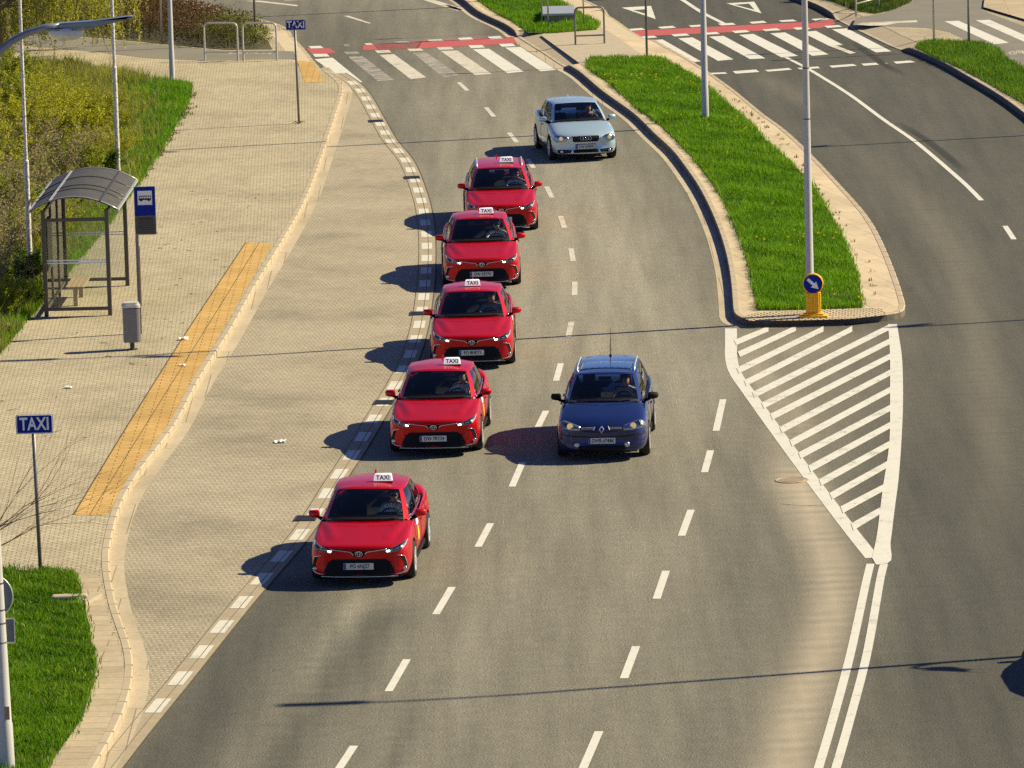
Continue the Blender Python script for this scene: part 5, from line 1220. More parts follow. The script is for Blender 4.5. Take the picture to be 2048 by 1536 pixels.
# ---- lamp posts. arms: list of (direction of the arm in degrees, height, reach)
def lamp_post(loc, h, r0, r1, arms, label, mat='pole_white', group=None, lean=0.0, seams=(2.4, 4.6)):
    t = empty('street_lamp', loc, 0, label, 'street lamp', group)
    bm = bmesh.new(); add_tube(bm, [(lean*z, 0, z) for z in (-.02, .9, .92, h*.5, h)], [r0*1.12, r0*1.1, r0, (r0+r1)/2, r1], 20); bobj('pole', bm, M[mat], t, True, 40)
    for z in seams:
        bm = bmesh.new(); add_lathe(bm, [(r0-(r0-r1)*z/h+.003, z-.012), (r0-(r0-r1)*z/h+.003, z+.012)], 20, T(lean*z, 0, 0)); bobj('pole_band', bm, M['dark_metal'], t)
    for az, ha, reach in arms:
        d = Vector((math.cos(R(az)), math.sin(R(az)), 0)); b0 = Vector((lean*ha, 0, ha))
        P = [b0 + d*(reach*.57*u**1.6) + Vector((0, 0, 1.22*math.sin(u*math.pi/2))) for u in np.linspace(0, 1, 9)]
        bm = bmesh.new(); add_tube(bm, P, [r1*.9]*5+[r1*.8]*4, 12); a_ = bobj('arm', bm, M['lamp_blue'], t, True)
        e = P[-1]; X_ = d; MX = Matrix(((X_.x, -X_.y, 0, e.x), (X_.y, X_.x, 0, e.y), (0, 0, 1, e.z), (0, 0, 0, 1)))
        L_ = reach*.43
        bm = bmesh.new(); prof = [(-.06, -.035), (.10, -.06), (.40*L_, -.045), (L_, .095), (L_+.03, .11), (L_, .125), (.45*L_, .065), (-.04, .045)]
        add_prism(bm, prof, .24, MX @ T(0, .12, 0) @ FRONT); bmesh.ops.bevel(bm, geom=bm.edges[:], offset=.02, segments=2, affect='EDGES'); bobj('lamp_head', bm, M['lamp_blue'], a_, True, 40)
        bm = bmesh.new(); bmesh.ops.create_uvsphere(bm, u_segments=20, v_segments=12, radius=1)
        bmesh.ops.transform(bm, matrix=MX @ T(.06, 0, -.10) @ Matrix.Diagonal((.26, .14, .13, 1)), verts=bm.verts); bobj('glass_bowl', bm, M['bowl'], a_, True)
    return t
M['bowl'] = plain('frosted_lamp_bowl', (.62, .66, .60), .15, coat=.6)
LG = 'street lamps along the road'
g = G(17, 1566); big = lamp_post((g.x, g.y, 0), 10.06, .10, .065, [(0, 10.02, 2.42)], 'tall white street lamp with the backs of two signs on it, beside kerbside grass', lean=-.0165, group=LG, seams=(.55, 2.13, 2.42, 2.62, 3.02))
bm = bmesh.new(); add_lathe(bm, [(.34, 0), (.34, .012), (.325, .02), (.02, .02)], 40, T(-.17, .13, 2.80) @ Matrix.Rotation(R(90), 4, 'X')); s_ = bobj('round_sign', bm, M['sign_back'], big, False)
bm = bmesh.new(); emblem = [(-.17+.335*math.cos(a), .11, 2.80+.335*math.sin(a)) for a in np.linspace(0, 2*math.pi, 41)]; add_tube(bm, emblem, .009, 6, False); bobj('sign_rim', bm, M['galv'], s_)
bm = bmesh.new(); add_box(bm, -.36, .175, .11, .13, 2.09, 2.47, None, .006); s_ = bobj('plate_sign', bm, M['sign_back'], big)
bm = bmesh.new()
for z in (2.10, 2.46): add_box(bm, -.36, .175, .10, .109, z-.012, z+.012)
add_box(bm, .163, .178, .10, .109, 2.112, 2.448); bobj('sign_rim', bm, M['galv'], s_)
bm = bmesh.new(); add_box(bm, .02, .085, -.108, -.095, .98, 1.18, T(-.02, 0, 0)); bobj('sticker', bm, plain('faded_red_sticker', (.42, .22, .14), .6), big)
g = G(1622, 632, ZS); lamp_post((g.x, g.y+.25, ZS), 11.2, .088, .05, [(180, 11.0, 1.9), (0, 11.0, 1.9)], 'tall white street lamp on the grass right behind the yellow arrow bollard', group=LG, seams=(4.25, 5.35))
g = G(1411, 242, ZS); lamp_post((g.x, g.y, ZS), 11.8, .088, .05, [(180, 11.6, 1.9), (0, 11.6, 1.9)], 'tall white street lamp in the middle of the grassy island, without a bollard', group=LG, seams=())
g = G(345, 166, ZS); lamp_post((g.x, g.y, ZS), 10.5, .072, .05, [(0, 10.3, 1.8)], 'grey and white street lamp at the corner of the grass by the hedge', group=LG, seams=(2.6,))
g = G(1215, -10, ZS); lamp_post((g.x, g.y, ZS), 11.8, .088, .05, [(180, 11.6, 1.9), (0, 11.6, 1.9)], 'tall white street lamp on the far grassy island beyond the crossing', group=LG, seams=())
# lamps of the far side of the road, whose shadows cross the carriageway
for (ex, ey), (bx_, h, arms, lab) in (((1020, 1390), (10.6, 11.4, [(180, 11.2, 2.2), (-12, 5.6, 1.7)], 'street lamp with a second low arm beyond the road, at the bottom of the scene')), ((1806, 655), (13.8, 11.2, [(20, 10.9, 2.0)], 'street lamp beyond the far kerb level with the tip of the island')), ((1640, 294), (14.3, 11.2, [(20, 10.9, 1.6)], 'street lamp beyond the far kerb level with the grassy island'))):
    e = G(ex, ey); L = h/math.tan(SUN_EL); p = e + Vector((math.cos(SUN_AZ), math.sin(SUN_AZ), 0))*L
    lamp_post((p.x, p.y, 0), h, .088, .05, arms, lab, group=LG, seams=())
PG = 'slim path lamps in the shrubs'
for (x, y, lab) in ((237, 358, 'slim pale lamp post with mottled paint rising behind the bus shelter roof'), (62, 574, 'slim pale lamp post among the shrubs beside the bus shelter')):
    g = G(x, y, ZS); t = empty('path_lamp', (g.x, g.y, ZS), 0, lab, 'lamp post', PG)
    bm = bmesh.new(); add_tube(bm, [(0, 0, -.02), (0, 0, 2.9), (0, 0, 2.92), (0, 0, 7.6)], [.062, .060, .042, .034], 12); bobj('pole', bm, M['mottled'] if 'mottled' in M else M.setdefault('mottled', (lambda n: (n.col(n.mix(n.ramp(n.noise(22, 5, .7), [(.42, 0.0), (.5, 1.0)]), (.30, .27, .22), (.74, .71, .66))), n.rough(.6), n.m)[2])(NT('mottled_pole_paint'))), t, True, 40)  # random dark and pale mottling over the pole
# ---- thin signposts
SGP = 'thin steel posts around the crossings'
for k, (x, y, w, h, lab, zb) in enumerate([(324, 86, .028, 4.0, 'thin pale post standing in the planting bed beside the grey street lamp', ZS), (511, 88, .036, 4.0, 'thin dark post in the leafy end of the planting bed, behind the hoop barriers', ZS), (1084, 53, .022, 4.0, 'thin post beside the concrete chamber, the further left of the pair there', ZS), (1097, 62, .026, 4.0, 'thin post in front of the concrete chamber on the far island', ZS), (1168, 58, .026, 4.0, 'thin post behind the single hoop barrier on the far island', ZS), (1294, 118, .036, 4.6, 'dark thin post at the top corner of the grassy island beside the zebra crossing', ZS), (1868, 81, .040, 4.4, 'thin post at the paved corner beyond the road, the one nearer the crossing', ZS), (1938, 91, .040, 4.6, 'thin post at the edge of the far verge grass, before the side road zebra', ZS)]):
    g = G(x, y, zb); t = empty('sign_post', (g.x, g.y, zb), 0, lab, 'post', SGP)
    bm = bmesh.new(); post(bm, h, w); bobj('pole', bm, M['pole_grey' if 'dark' in lab else 'galv'], t, True)
    bm = bmesh.new(); add_lathe(bm, [(.30, 0), (.30, .01), (.02, .012)], 28, T(0, .06, h-.32) @ Matrix.Rotation(R(90), 4, 'X')); bobj('round_sign', bm, M['sign_back'], t)
# ---- TAXI plates
def sign_plate(t, w, h, z, word, slash=False, rz=0):
    MX = T(0, -.06, z) @ RZ(rz)
    bm = bmesh.new(); k = 6; r = .035; P = []
    for cx, cy, a0 in ((w/2-r, h/2-r, 0), (-w/2+r, h/2-r, 90), (-w/2+r, -h/2+r, 180), (w/2-r, -h/2+r, 270)):
        P += [(cx+r*math.cos(R(a0+90*i/k)), cy+r*math.sin(R(a0+90*i/k))) for i in range(k+1)]
    add_prism(bm, P, .018, MX @ FRONT); pl = bobj('sign_plate', bm, M['sign_blue'], t)
    bm = bmesh.new(); Q = [Vector((p[0]*.955, p[1]*.93, .0185)) for p in P]; Q.append(Q[0])
    add_tube(bm, [MX @ FRONT @ q for q in Q], .007 if not slash else .004, 6, False); bobj('sign_border', bm, M['sign_white'], pl)
    bm = bmesh.new(); text_bm(bm, word, h*.92, MX @ T(0, -.020, -.004) @ FRONT, .004, .74 if not slash else .80, 1.02, .007); bobj('sign_lettering', bm, M['sign_white'], pl)
    if slash:
        bm = bmesh.new(); add_prism(bm, [(-w*.42, -h*.40), (-w*.36, -h*.46), (w*.42, h*.40), (w*.36, h*.46)], .004, MX @ T(0, -.0225, 0) @ FRONT); bobj('slash', bm, M['ink'], pl)
    bm = bmesh.new()
    for zz in (-.09, .09): add_box(bm, -.10, .10, .018, .03, zz-.015, zz+.015, MX)
    bobj('bracket', bm, M['galv'], pl)
g = G(81, 1143, ZS); t = empty('taxi_rank_sign', (g.x, g.y, ZS), 0, 'blue rank sign with white word TAXI at the edge of the kerbside grass', 'road sign')
bm = bmesh.new(); add_tube(bm, [(0, 0, -.02), (-.012*2.7, 0, 2.72)], .034, 14); bobj('pole', bm, M['pole_grey'], t, True); sign_plate(t, .64, .335, 2.60, 'TAXI', rz=0)
g = G(598, 247, ZS); t = empty('taxi_rank_end_sign', (g.x, g.y, ZS), 0, 'blue sign with the word TAXI struck through by a diagonal bar', 'road sign')
bm = bmesh.new(); add_tube(bm, [(0, 0, -.02), (-.012*2.7, 0, 2.75)], .032, 14); bobj('pole', bm, M['pole_grey'], t, True); sign_plate(t, .555, .29, 2.73, 'TAXI', True)
bm = bmesh.new()
for k in range(7): a = k*.9; add_tube(bm, [(0, 0, 0), (.10*math.cos(a), .10*math.sin(a), .06), (.2*math.cos(a), .2*math.sin(a), .02)], [.012, .01, .003], 5)
bobj('weed', bm, M['bark'], t)
# ---- bus stop flag
g = G(281, 667, ZS); t = empty('bus_stop_sign', (g.x, g.y, ZS), 0, 'tall blue bus stop flag with a bus pictogram and dark timetable panel', 'bus stop sign')
bm = bmesh.new(); add_box(bm, -.035, .035, -.045, .045, 0, 3.18, None, .008); bobj('pole', bm, M['pole_grey'], t)
bm = bmesh.new(); add_box(bm, -.035, .43, -.05, -.03, 2.15, 3.20, None, .004); fl = bobj('flag', bm, M['galv'], t)
bm = bmesh.new(); add_box(bm, -.025, .42, -.056, -.0505, 2.56, 3.19); bp = bobj('blue_panel', bm, M['sign_blue'], fl)
bm = bmesh.new(); add_box(bm, .045, .355, -.0615, -.0565, 2.80, 3.105); bobj('white_field', bm, M['sign_white'], bp)
bm = bmesh.new(); Z0 = 2.95; add_prism(bm, [(.07, Z0-.045), (.335, Z0-.045), (.335, Z0+.045), (.325, Z0+.05), (.08, Z0+.05), (.07, Z0+.04)], .003, T(0, -.062, 0) @ FRONT)
for q in (.12, .285): add_lathe(bm, [(.025, 0), (.025, .003)], 14, T(q, -.062, Z0-.048) @ Matrix.Rotation(R(90), 4, 'X'))
bobj('bus_pictogram', bm, M['ink'], bp)
bm = bmesh.new()
for q in range(5): add_box(bm, .085+q*.05, .123+q*.05, -.0662, -.0652, Z0-.005, Z0+.032)
bobj('pictogram_window', bm, M['sign_white'], bp)
bm = bmesh.new(); add_box(bm, -.025, .42, -.056, -.0505, 2.16, 2.555); tp = bobj('timetable_panel', bm, M['sign_dark'], fl)
r_ = random.Random(3)
for k in range(7):
    z = 2.50-k*.048; x = .05; bm = bmesh.new()
    hgt = .034 if k == 0 else .014
    while x < .35:
        w_ = r_.uniform(.02, .07); add_box(bm, x, min(x+w_, .37), -.0585, -.0563, z-hgt/2, z+hgt/2); x += w_+.012
    bobj('panel_line', bm, M['ink'], tp)
bm = bmesh.new(); add_box(bm, .036, .052, -.02, .02, .6, 1.9); bobj('pole_strip', bm, plain('faded_orange_strip', (.45, .24, .13), .5), t)
# ---- litter bin
g = G(265, 699, ZS); t = empty('litter_bin', (g.x, g.y, ZS), R(8), 'grey upright litter bin with slotted side beside the bus stop pole', 'litter bin')
bm = bmesh.new(); add_lathe(bm, [(.05, 0), (.05, .2)], 14); add_lathe(bm, [(.12, 0), (.12, .012)], 16); bobj('foot', bm, M['dark_metal'], t)
bm = bmesh.new(); P = [(.18*math.cos(a)*(1 if math.cos(a) > 0 else 1.0), .15*math.sin(a)) for a in np.linspace(0, 2*math.pi, 24, endpoint=False)]
P = [(max(-.18, min(.18, x*1.15)), max(-.15, min(.15, y*1.25))) for x, y in P]; add_prism(bm, P, .72, T(0, 0, .17)); bobj('body', bm, M['bin_dark'], t, False)
bm = bmesh.new(); add_prism(bm, [(x*1.06, y*1.06) for x, y in P], .06, T(0, 0, .91)); add_prism(bm, [(x*.9, y*.9) for x, y in P], .05, T(0, 0, .97)); bobj('lid', bm, M['bin_lid'], t)
bm = bmesh.new()
for k in range(8): add_box(bm, .179, .186, -.09, .09, .25+k*.055, .27+k*.055)
bobj('slot', bm, M['black'], t)
# ---- bus shelter
g = G(157, 632, ZS); sa = math.atan2(G(262, 573).x-G(220, 632).x, G(262, 573).y-G(220, 632).y)
t = empty('bus_shelter', (g.x, g.y, ZS), -sa*.6, 'grey metal bus shelter with arched roof and clear glass walls', 'bus shelter')
WX, DY, HH = .70, 4.5, 2.36
for y in (0, DY):
    for x in (-WX, WX):
        bm = bmesh.new(); add_box(bm, x-.045, x+.045, y-.045, y+.045, 0, HH, None, .008); bobj('post', bm, M['frame_grey'], t)
for y in (1.5, 3.0):
    bm = bmesh.new(); add_box(bm, -WX-.03, -WX+.03, y-.03, y+.03, 0, HH, None, .006); bobj('back_post', bm, M['frame_grey'], t)
for y in (0, DY):
    for z, hh in ((.16, .035), (HH-.22, .035)):
        bm = bmesh.new(); add_box(bm, -WX+.045, WX-.045, y-.028, y+.028, z-hh, z+hh); bobj('end_rail', bm, M['frame_grey'], t)
    bm = bmesh.new(); add_box(bm, -WX+.045, WX-.045, y-.005, y+.005, .196, HH-.256); pn = bobj('end_pane', bm, M['clear'], t)
    bm = bmesh.new()
    for z in (1.18, 1.24): add_box(bm, -WX+.05, WX-.05, y-.009, y-.006, z-.014, z+.014)
    bobj('pane_stripe', bm, M['sign_white'], pn)
for z in (.16, HH-.06):
    bm = bmesh.new(); add_box(bm, -WX-.025, -WX+.025, .046, DY-.046, z-.03, z+.03); bobj('back_rail', bm, M['frame_grey'], t)
for y0_, y1_ in ((.05, 1.465), (1.535, 2.965), (3.035, DY-.05)):
    bm = bmesh.new(); add_box(bm, -WX-.004, -WX+.004, y0_, y1_, .192, HH-.092); bobj('back_pane', bm, M['clear'], t)
bm = bmesh.new(); add_box(bm, -WX+.010, -WX+.045, .35, 1.35, .95, 2.05, None, .006); bobj('timetable_case', bm, M['dark_metal'], t)
bm = bmesh.new(); add_box(bm, WX-.03, WX+.03, .046, DY-.046, HH-.1, HH-.04); bobj('front_beam', bm, M['frame_grey'], t)
# arched roof
A_ = np.linspace(-1, 1, 15); arc = [(.98*u, .30*(1-u*u)+HH+.0) for u in A_]
bm = bmesh.new(); y0_, y1_ = -.30, DY+.30
tv = [[bm.verts.new((x, y, z+dz)) for x, z in arc] for y, dz in ((y0_, 0), (y1_, 0), (y1_, .018), (y0_, .018))]
for i in range(14):
    bm.faces.new((tv[0][i], tv[0][i+1], tv[1][i+1], tv[1][i])[::-1]); bm.faces.new((tv[3][i], tv[3][i+1], tv[2][i+1], tv[2][i]))
    bm.faces.new((tv[0][i], tv[3][i], tv[3][i+1], tv[0][i+1])[::-1]); bm.faces.new((tv[1][i], tv[1][i+1], tv[2][i+1], tv[2][i])[::-1])
for e in (0, 14): bm.faces.new((tv[0][e], tv[1][e], tv[2][e], tv[3][e]) if e == 0 else (tv[3][e], tv[2][e], tv[1][e], tv[0][e]))
bmesh.ops.recalc_face_normals(bm, faces=bm.faces); rf = bobj('roof', bm, M['roof_sheet'], t, True, 40)
for y in (y0_+.02, 1.15, 1.75, 3.2, y1_-.02):
    bm = bmesh.new(); add_tube(bm, [(x, y, z+.024) for x, z in arc], .016, 6); bobj('roof_rib', bm, M['frame_grey'] if 0 < y < 4 else M['galv'], rf, True)
for u in (-.52, .60):
    z = .30*(1-u*u)+HH+.03; bm = bmesh.new(); add_box(bm, .98*u-.022, .98*u+.022, y0_, y1_, z-.012, z+.014); bobj('roof_bar', bm, M['galv'] if u < 0 else M['dark_metal'], rf)
for u in (-.99, .99):
    bm = bmesh.new(); add_box(bm, .98*u-.025, .98*u+.025, y0_, y1_, HH-.02, HH+.035); bobj('gutter_edge', bm, M['galv'], rf)
g2 = t.matrix_basis @ Vector((-.25, 1.5, 0))
b_ = empty('bench', (t.location.x-.16, t.location.y+1.35, ZS), -sa*.6, 'slatted wooden bench standing inside the bus shelter', 'bench')
for k in range(4):
    bm = bmesh.new(); add_box(bm, -.20+k*.105, -.11+k*.105, 0, 1.75, .42, .455, None, .006); bobj('seat_slat', bm, M['wood'], b_)
for y in (.22, 1.53):
    bm = bmesh.new(); add_box(bm, -.05, .05, y-.05, y+.05, .0, .415, None, .01); add_box(bm, -.17, .18, y-.04, y+.04, .37, .418); bobj('leg', bm, M['concrete'], b_)
# ---- hoop barriers
def hoop(loc, w, h, label, mat, rz=0, zbar=.26, r=.03, grp='steel hoop barriers'):
    t = empty('hoop_barrier', loc, rz, label, 'barrier', grp); k = .14
    P = [(-w/2, 0, -.02), (-w/2, 0, h-k)] + [(-w/2+k-k*math.cos(a), 0, h-k+k*math.sin(a)) for a in np.linspace(.2, math.pi/2, 6)] + [(w/2-k+k*math.sin(a), 0, h-k+k*math.cos(a)) for a in np.linspace(0, math.pi/2-.2, 6)] + [(w/2, 0, h-k), (w/2, 0, -.02)]
    bm = bmesh.new(); add_tube(bm, P, r, 12); bobj('hoop', bm, M[mat], t, True, 60)
    bm = bmesh.new(); add_tube(bm, [(-w/2, 0, zbar), (w/2, 0, zbar)], r*.8, 10); bobj('cross_bar', bm, M[mat], t, True, 60)
for x0, x1, y, lab in ((407, 479, 121, 'pale steel hoop barrier by the hedge, the one next to the grey street lamp'), (484, 557, 121, 'pale steel hoop barrier by the hedge, the one next to the struck-through sign')):
    a, c = G(x0+3, y, ZS), G(x1-3, y, ZS); m_ = (a+c)/2; hoop((m_.x, m_.y, ZS), (c-a).length, 1.13, lab, 'pole_white', math.atan2((c-a).y, (c-a).x))
a, c = G(1151, 89, ZS), G(1209, 87, ZS); m_ = (a+c)/2; hoop((m_.x, m_.y, ZS), (c-a).length, 1.12, 'grey steel hoop barrier standing alone on the island between the two crossings', 'pole_grey', math.atan2((c-a).y, (c-a).x))
# guard rail at the far corner
a, c = G(1712, 32, ZS), G(1757, 20, ZS); d_ = (c-a); L = d_.length*2.1; t = empty('guard_rail', (a.x, a.y, ZS), math.atan2(d_.y, d_.x), 'white tubular guard rail at the shrubs beyond the far crossing', 'railing')
for q in (0, .48, 1):
    bm = bmesh.new(); add_tube(bm, [(L*q, 0, -.02), (L*q, 0, 1.1)], .03, 10); bobj('post', bm, M['pole_white'], t, True)
for z in (.38, 1.08):
    bm = bmesh.new(); add_tube(bm, [(0, 0, z), (L, 0, z)], .025, 10); bobj('rail', bm, M['pole_white'], t, True)
# ---- keep-right bollard
g = G(1627, 634, ZS); t = empty('traffic_bollard', (g.x, g.y-.05, ZS), R(-3), 'yellow plastic bollard with a round blue arrow sign at the tip of the island', 'bollard')
bm = bmesh.new(); add_box(bm, -.30, .30, -.14, .14, 0, .055, None, .015); add_box(bm, -.22, .22, -.11, .11, .05, .10, None, .02); bobj('base', bm, M['yellow_plastic'], t, True, 40)
bm = bmesh.new(); prof = []
for k in range(25):
    u = -.155+.31*k/24; prof.append((u, -.06-.022*(1 if (k % 6) in (1, 2, 3) else 0)))
prof += [(.165, .05), (-.165, .05)]
add_prism(bm, prof, .46, T(0, 0, .08)); bobj('body', bm, M['yellow_plastic'], t)
bm = bmesh.new(); add_lathe(bm, [(.225, 0), (.225, .10), (.205, .115), (.195, .10)], 44, T(0, .06, .735) @ Matrix.Rotation(R(90), 4, 'X')); bobj('sign_housing', bm, M['yellow_plastic'], t, True, 40)
bm = bmesh.new(); add_lathe(bm, [(.195, 0), (.195, .006)], 40, T(0, -.052, .735) @ Matrix.Rotation(R(90), 4, 'X')); sf = bobj('sign_face', bm, M['sign_blue'], t)
bm = bmesh.new(); ar = [(-.155, .032), (.015, .032), (.015, .085), (.165, 0), (.015, -.085), (.015, -.032), (-.155, -.032)]; add_prism(bm, ar, .004, T(0, -.060, .735) @ FRONT @ RZ(R(-43))); bobj('arrow', bm, M['sign_white'], sf)
# ---- chamber and drain stones
g = G(1120, 47, ZS); t = empty('utility_chamber', (g.x, g.y, ZS), 0, 'low concrete chamber with a grey metal lid in the grass of the far island', 'utility box')
bm = bmesh.new(); add_box(bm, -.48, .48, 0, 2.2, 0, .24, None, .02); bobj('chamber', bm, M['concrete'], t)
bm = bmesh.new(); add_box(bm, -.54, .50, -.10, 2.25, .25, .33, None, .015); bobj('lid', bm, M['galv'], t)
g = G(130, 1200, ZS); t = empty('drain_stone', (g.x, g.y, ZS), R(4), 'rough concrete drain stone with a V shaped channel in the kerbside grass', 'drain')
bm = bmesh.new(); add_box(bm, -.22, .38, -.10, .12, 0, .09, None, .03); bobj('slab', bm, M['concrete'], t)
bm = bmesh.new()
for a0, a1 in (((.30, -.55), (.58, .20)), ((.30, -.55), (.22, .1))):
    p, q = Vector((*a0, .035)), Vector((*a1, .035)); d = (q-p).normalized(); nn = Vector((-d.y, d.x, 0))*.05
    add_prism(bm, [(v.x, v.y) for v in (p+nn, p-nn, q-nn, q+nn)][::1], .06)
bobj('channel_side', bm, M['concrete'], t)

# ================================================================ vegetation
def in_poly(P, poly):
    x, y = P[:, 0], P[:, 1]; c = np.zeros(len(P), bool); j = len(poly)-1
    for i in range(len(poly)):
        xi, yi = poly[i]; xj, yj = poly[j]
        m = ((yi > y) != (yj > y)) & (x < (xj-xi)*(y-yi)/(yj-yi+1e-12)+xi); c ^= m; j = i
    return c
def smooth_noise(P, sc, seed=0):
    r = np.random.default_rng(seed); v = np.zeros(len(P))
    for k in range(7):
        a = r.uniform(0, 2*np.pi); f = sc*r.uniform(.5, 2.2); v += np.sin(f*(P[:, 0]*np.cos(a)+P[:, 1]*np.sin(a))+r.uniform(0, 6.3))/(k*.25+1)
    return v/3.2
def blades(P, h, w, lean, cols, z0, rg):
    """one bent blade (two quads' worth: four triangles) at every point"""
    n = len(P); a = rg.uniform(0, 2*np.pi, n); la = rg.uniform(0, 2*np.pi, n); ln = lean*rg.uniform(.2, 1, n)*h
    sx, sy = np.cos(a)*w/2, np.sin(a)*w/2; lx, ly = np.cos(la)*ln, np.sin(la)*ln; z0 = np.broadcast_to(z0, n)
    V = np.zeros((n, 5, 3)); V[:, 0] = np.stack([P[:, 0]-sx, P[:, 1]-sy, z0], 1); V[:, 1] = np.stack([P[:, 0]+sx, P[:, 1]+sy, z0], 1)
    V[:, 2] = np.stack([P[:, 0]-sx*.8+lx*.35, P[:, 1]-sy*.8+ly*.35, z0+h*.6], 1); V[:, 3] = np.stack([P[:, 0]+sx*.8+lx*.35, P[:, 1]+sy*.8+ly*.35, z0+h*.6], 1)
    V[:, 4] = np.stack([P[:, 0]+lx, P[:, 1]+ly, z0+h*np.sqrt(np.maximum(.1, 1-(ln/h)**2*.6))], 1)
    b = np.arange(n)[:, None]*5; F = np.concatenate([b+np.array([[0, 1, 3]]), b+np.array([[0, 3, 2]]), b+np.array([[2, 3, 4]])], 0)
    return V.reshape(-1, 3), F, np.repeat(cols, 5, 0)
def sample(poly, dens, rg):
    lo_, hi_ = poly.min(0), poly.max(0); n = int((hi_-lo_).prod()*dens); P = rg.uniform(lo_, hi_, (n, 2)); return P[in_poly(P, poly)]
def grass(name, poly, dens, label, hmul=1.0, pal=((.075, .20, .003), (.225, .44, .009), (.42, .50, .05)), rough=.35, seed=1, keep=None, dand=0.0, ztop=ZS, dryf=.03):
    rg = np.random.default_rng(seed); P = sample(poly, dens, rg)
    if keep is not None: P = P[keep(P)]
    P = P+rg.normal(0, .05, P.shape)*(rg.random((len(P), 1)) < .5); P = P[rg.random(len(P)) < np.clip(1.05+.9*smooth_noise(P, 2.2, seed+3), .25, 1)]
    n = len(P); v = smooth_noise(P, 1.6, seed)*.5+smooth_noise(P, 5.5, seed+1)*.5
    h = hmul*(.085+.075*rg.random(n))*(1+.75*v)*np.where(rg.random(n) < .06, 1.5, 1); h = np.maximum(h, .03)
    k = np.clip(.45+.55*v+rg.normal(0, .22, n), 0, 1)[:, None]; c = np.array(pal[0])*(1-k)+np.array(pal[1])*k
    dry = (rg.random(n) < dryf+.14*np.clip(smooth_noise(P, .9, seed+5), 0, 1))[:, None]; c = np.where(dry, np.array(pal[2])*rg.uniform(.6, 1.2, (n, 1)), c)
    w = rg.uniform(.010, .022, n)
    V, F, C_ = blades(P, h, w, .6, c, ztop, rg)
    if dand:
        D = P[(smooth_noise(P, .8, seed+9) > .35) & (rg.random(n) < dand)]; m = len(D); z = ztop+.10+.06*rg.random(m)
        for s_ in (1,):
            q = .022; v4 = np.stack([np.stack([D[:, 0]+a*q, D[:, 1]+b_*q, z+cz*q], 1) for a, b_, cz in ((-1, -1, -.6), (1, -1, -.6), (1, 1, .6), (-1, 1, .6))], 1).reshape(-1, 3)
            b = np.arange(m)[:, None]*4+len(V); F = np.concatenate([F, b+np.array([[0, 1, 2]]), b+np.array([[0, 2, 3]])]); V = np.concatenate([V, v4]); C_ = np.concatenate([C_, np.tile(np.array([[.75, .52, .02]]), (4*m, 1))])
    o = npmesh(name, V, F, 3, M['grass'], C_); tag(o, label, 'grass', None, 'stuff'); return o
grass('grass', GP['median'], 1500, 'bright green grass with a few yellow dandelions covering the main island', 1.0, seed=2, dand=.0016)
grass('grass', GP['median_far'], 900, 'bright green grass on the far island around the concrete chamber', 1.0, seed=3)
grass('grass', GP['verge'], 900, 'green grass strip along the far kerb beside the side road', 1.1, ((.07, .18, .006), (.18, .33, .014), (.36, .38, .05)), seed=4)
grass('grass', GP['verge_far'], 700, 'rough grass and weeds by the white guard rail', 1.6, ((.05, .11, .012), (.13, .19, .02), (.25, .24, .07)), seed=5)
grass('grass', GP['lower'], 2200, 'kerbside green grass around the foot of the tall lamp with sign backs', .95, ((.06, .165, .003), (.20, .37, .009), (.46, .46, .05)), seed=6, keep=lambda P: P[:, 0] > -9.6)
grass('grass', GP['upper'], 900, 'fresh green grass beside the pavement behind the bus shelter', 1.3, ((.07, .20, .003), (.20, .41, .010), (.44, .48, .05)), seed=7, keep=lambda P: (P[:, 0] > np.interp(P[:, 1], [125, 142, 165, 184, 195], [-11.6, -11.3, -10.6, -11.3, -12.5])+rng.normal(0, .35, len(P))) & (P[:, 0] > -13))
grass('dry_grass', GP['upper'], 420, 'yellow green weeds and dry grass under the shrubs at the edge of the pavement', 2.4, ((.09, .14, .008), (.44, .46, .03), (.40, .31, .15)), seed=8, dryf=.30, keep=lambda P: (P[:, 0] > -16) & (P[:, 0] < np.interp(P[:, 1], [125, 142, 165, 184, 195], [-11.0, -10.7, -9.9, -10.7, -12])+rng.normal(0, .5, len(P))))
# weeds in the joints along the island and pavement edges
def weeds():
    rg = np.random.default_rng(12); L = spline(PX([(1420,165),(1500,225),(1560,280),(1650,395),(1700,470),(1735,545),(1758,600)], ZS)); Q = L[rg.integers(0, len(L), 42)]+rg.normal(0, .05, (42, 2))
    P = np.repeat(Q, 5, 0)+rg.normal(0, .03, (210, 2)); h = rg.uniform(.03, .10, 210)
    L2 = spline(PX([(384,190),(352,255),(300,335),(281,364)], ZS)); Q2 = np.repeat(L2[rg.integers(0, len(L2), 90)]+rg.normal(0, .12, (90, 2)), 8, 0)+rg.normal(0, .05, (720, 2)); P = np.concatenate([P, Q2]); h = np.concatenate([h, rg.uniform(.03, .12, 720)])
    k = rg.random((len(P), 1)); V, F, C_ = blades(P, h, rg.uniform(.014, .03, len(P)), .9, np.array([.10, .11, .03])*(1-k)+np.array([.24, .22, .07])*k, ZS+.004, rg)
    tag(npmesh('weeds', V, F, 3, M['grass'], C_), 'thin weeds growing from the paving joints', 'weeds', None, 'stuff')
weeds()
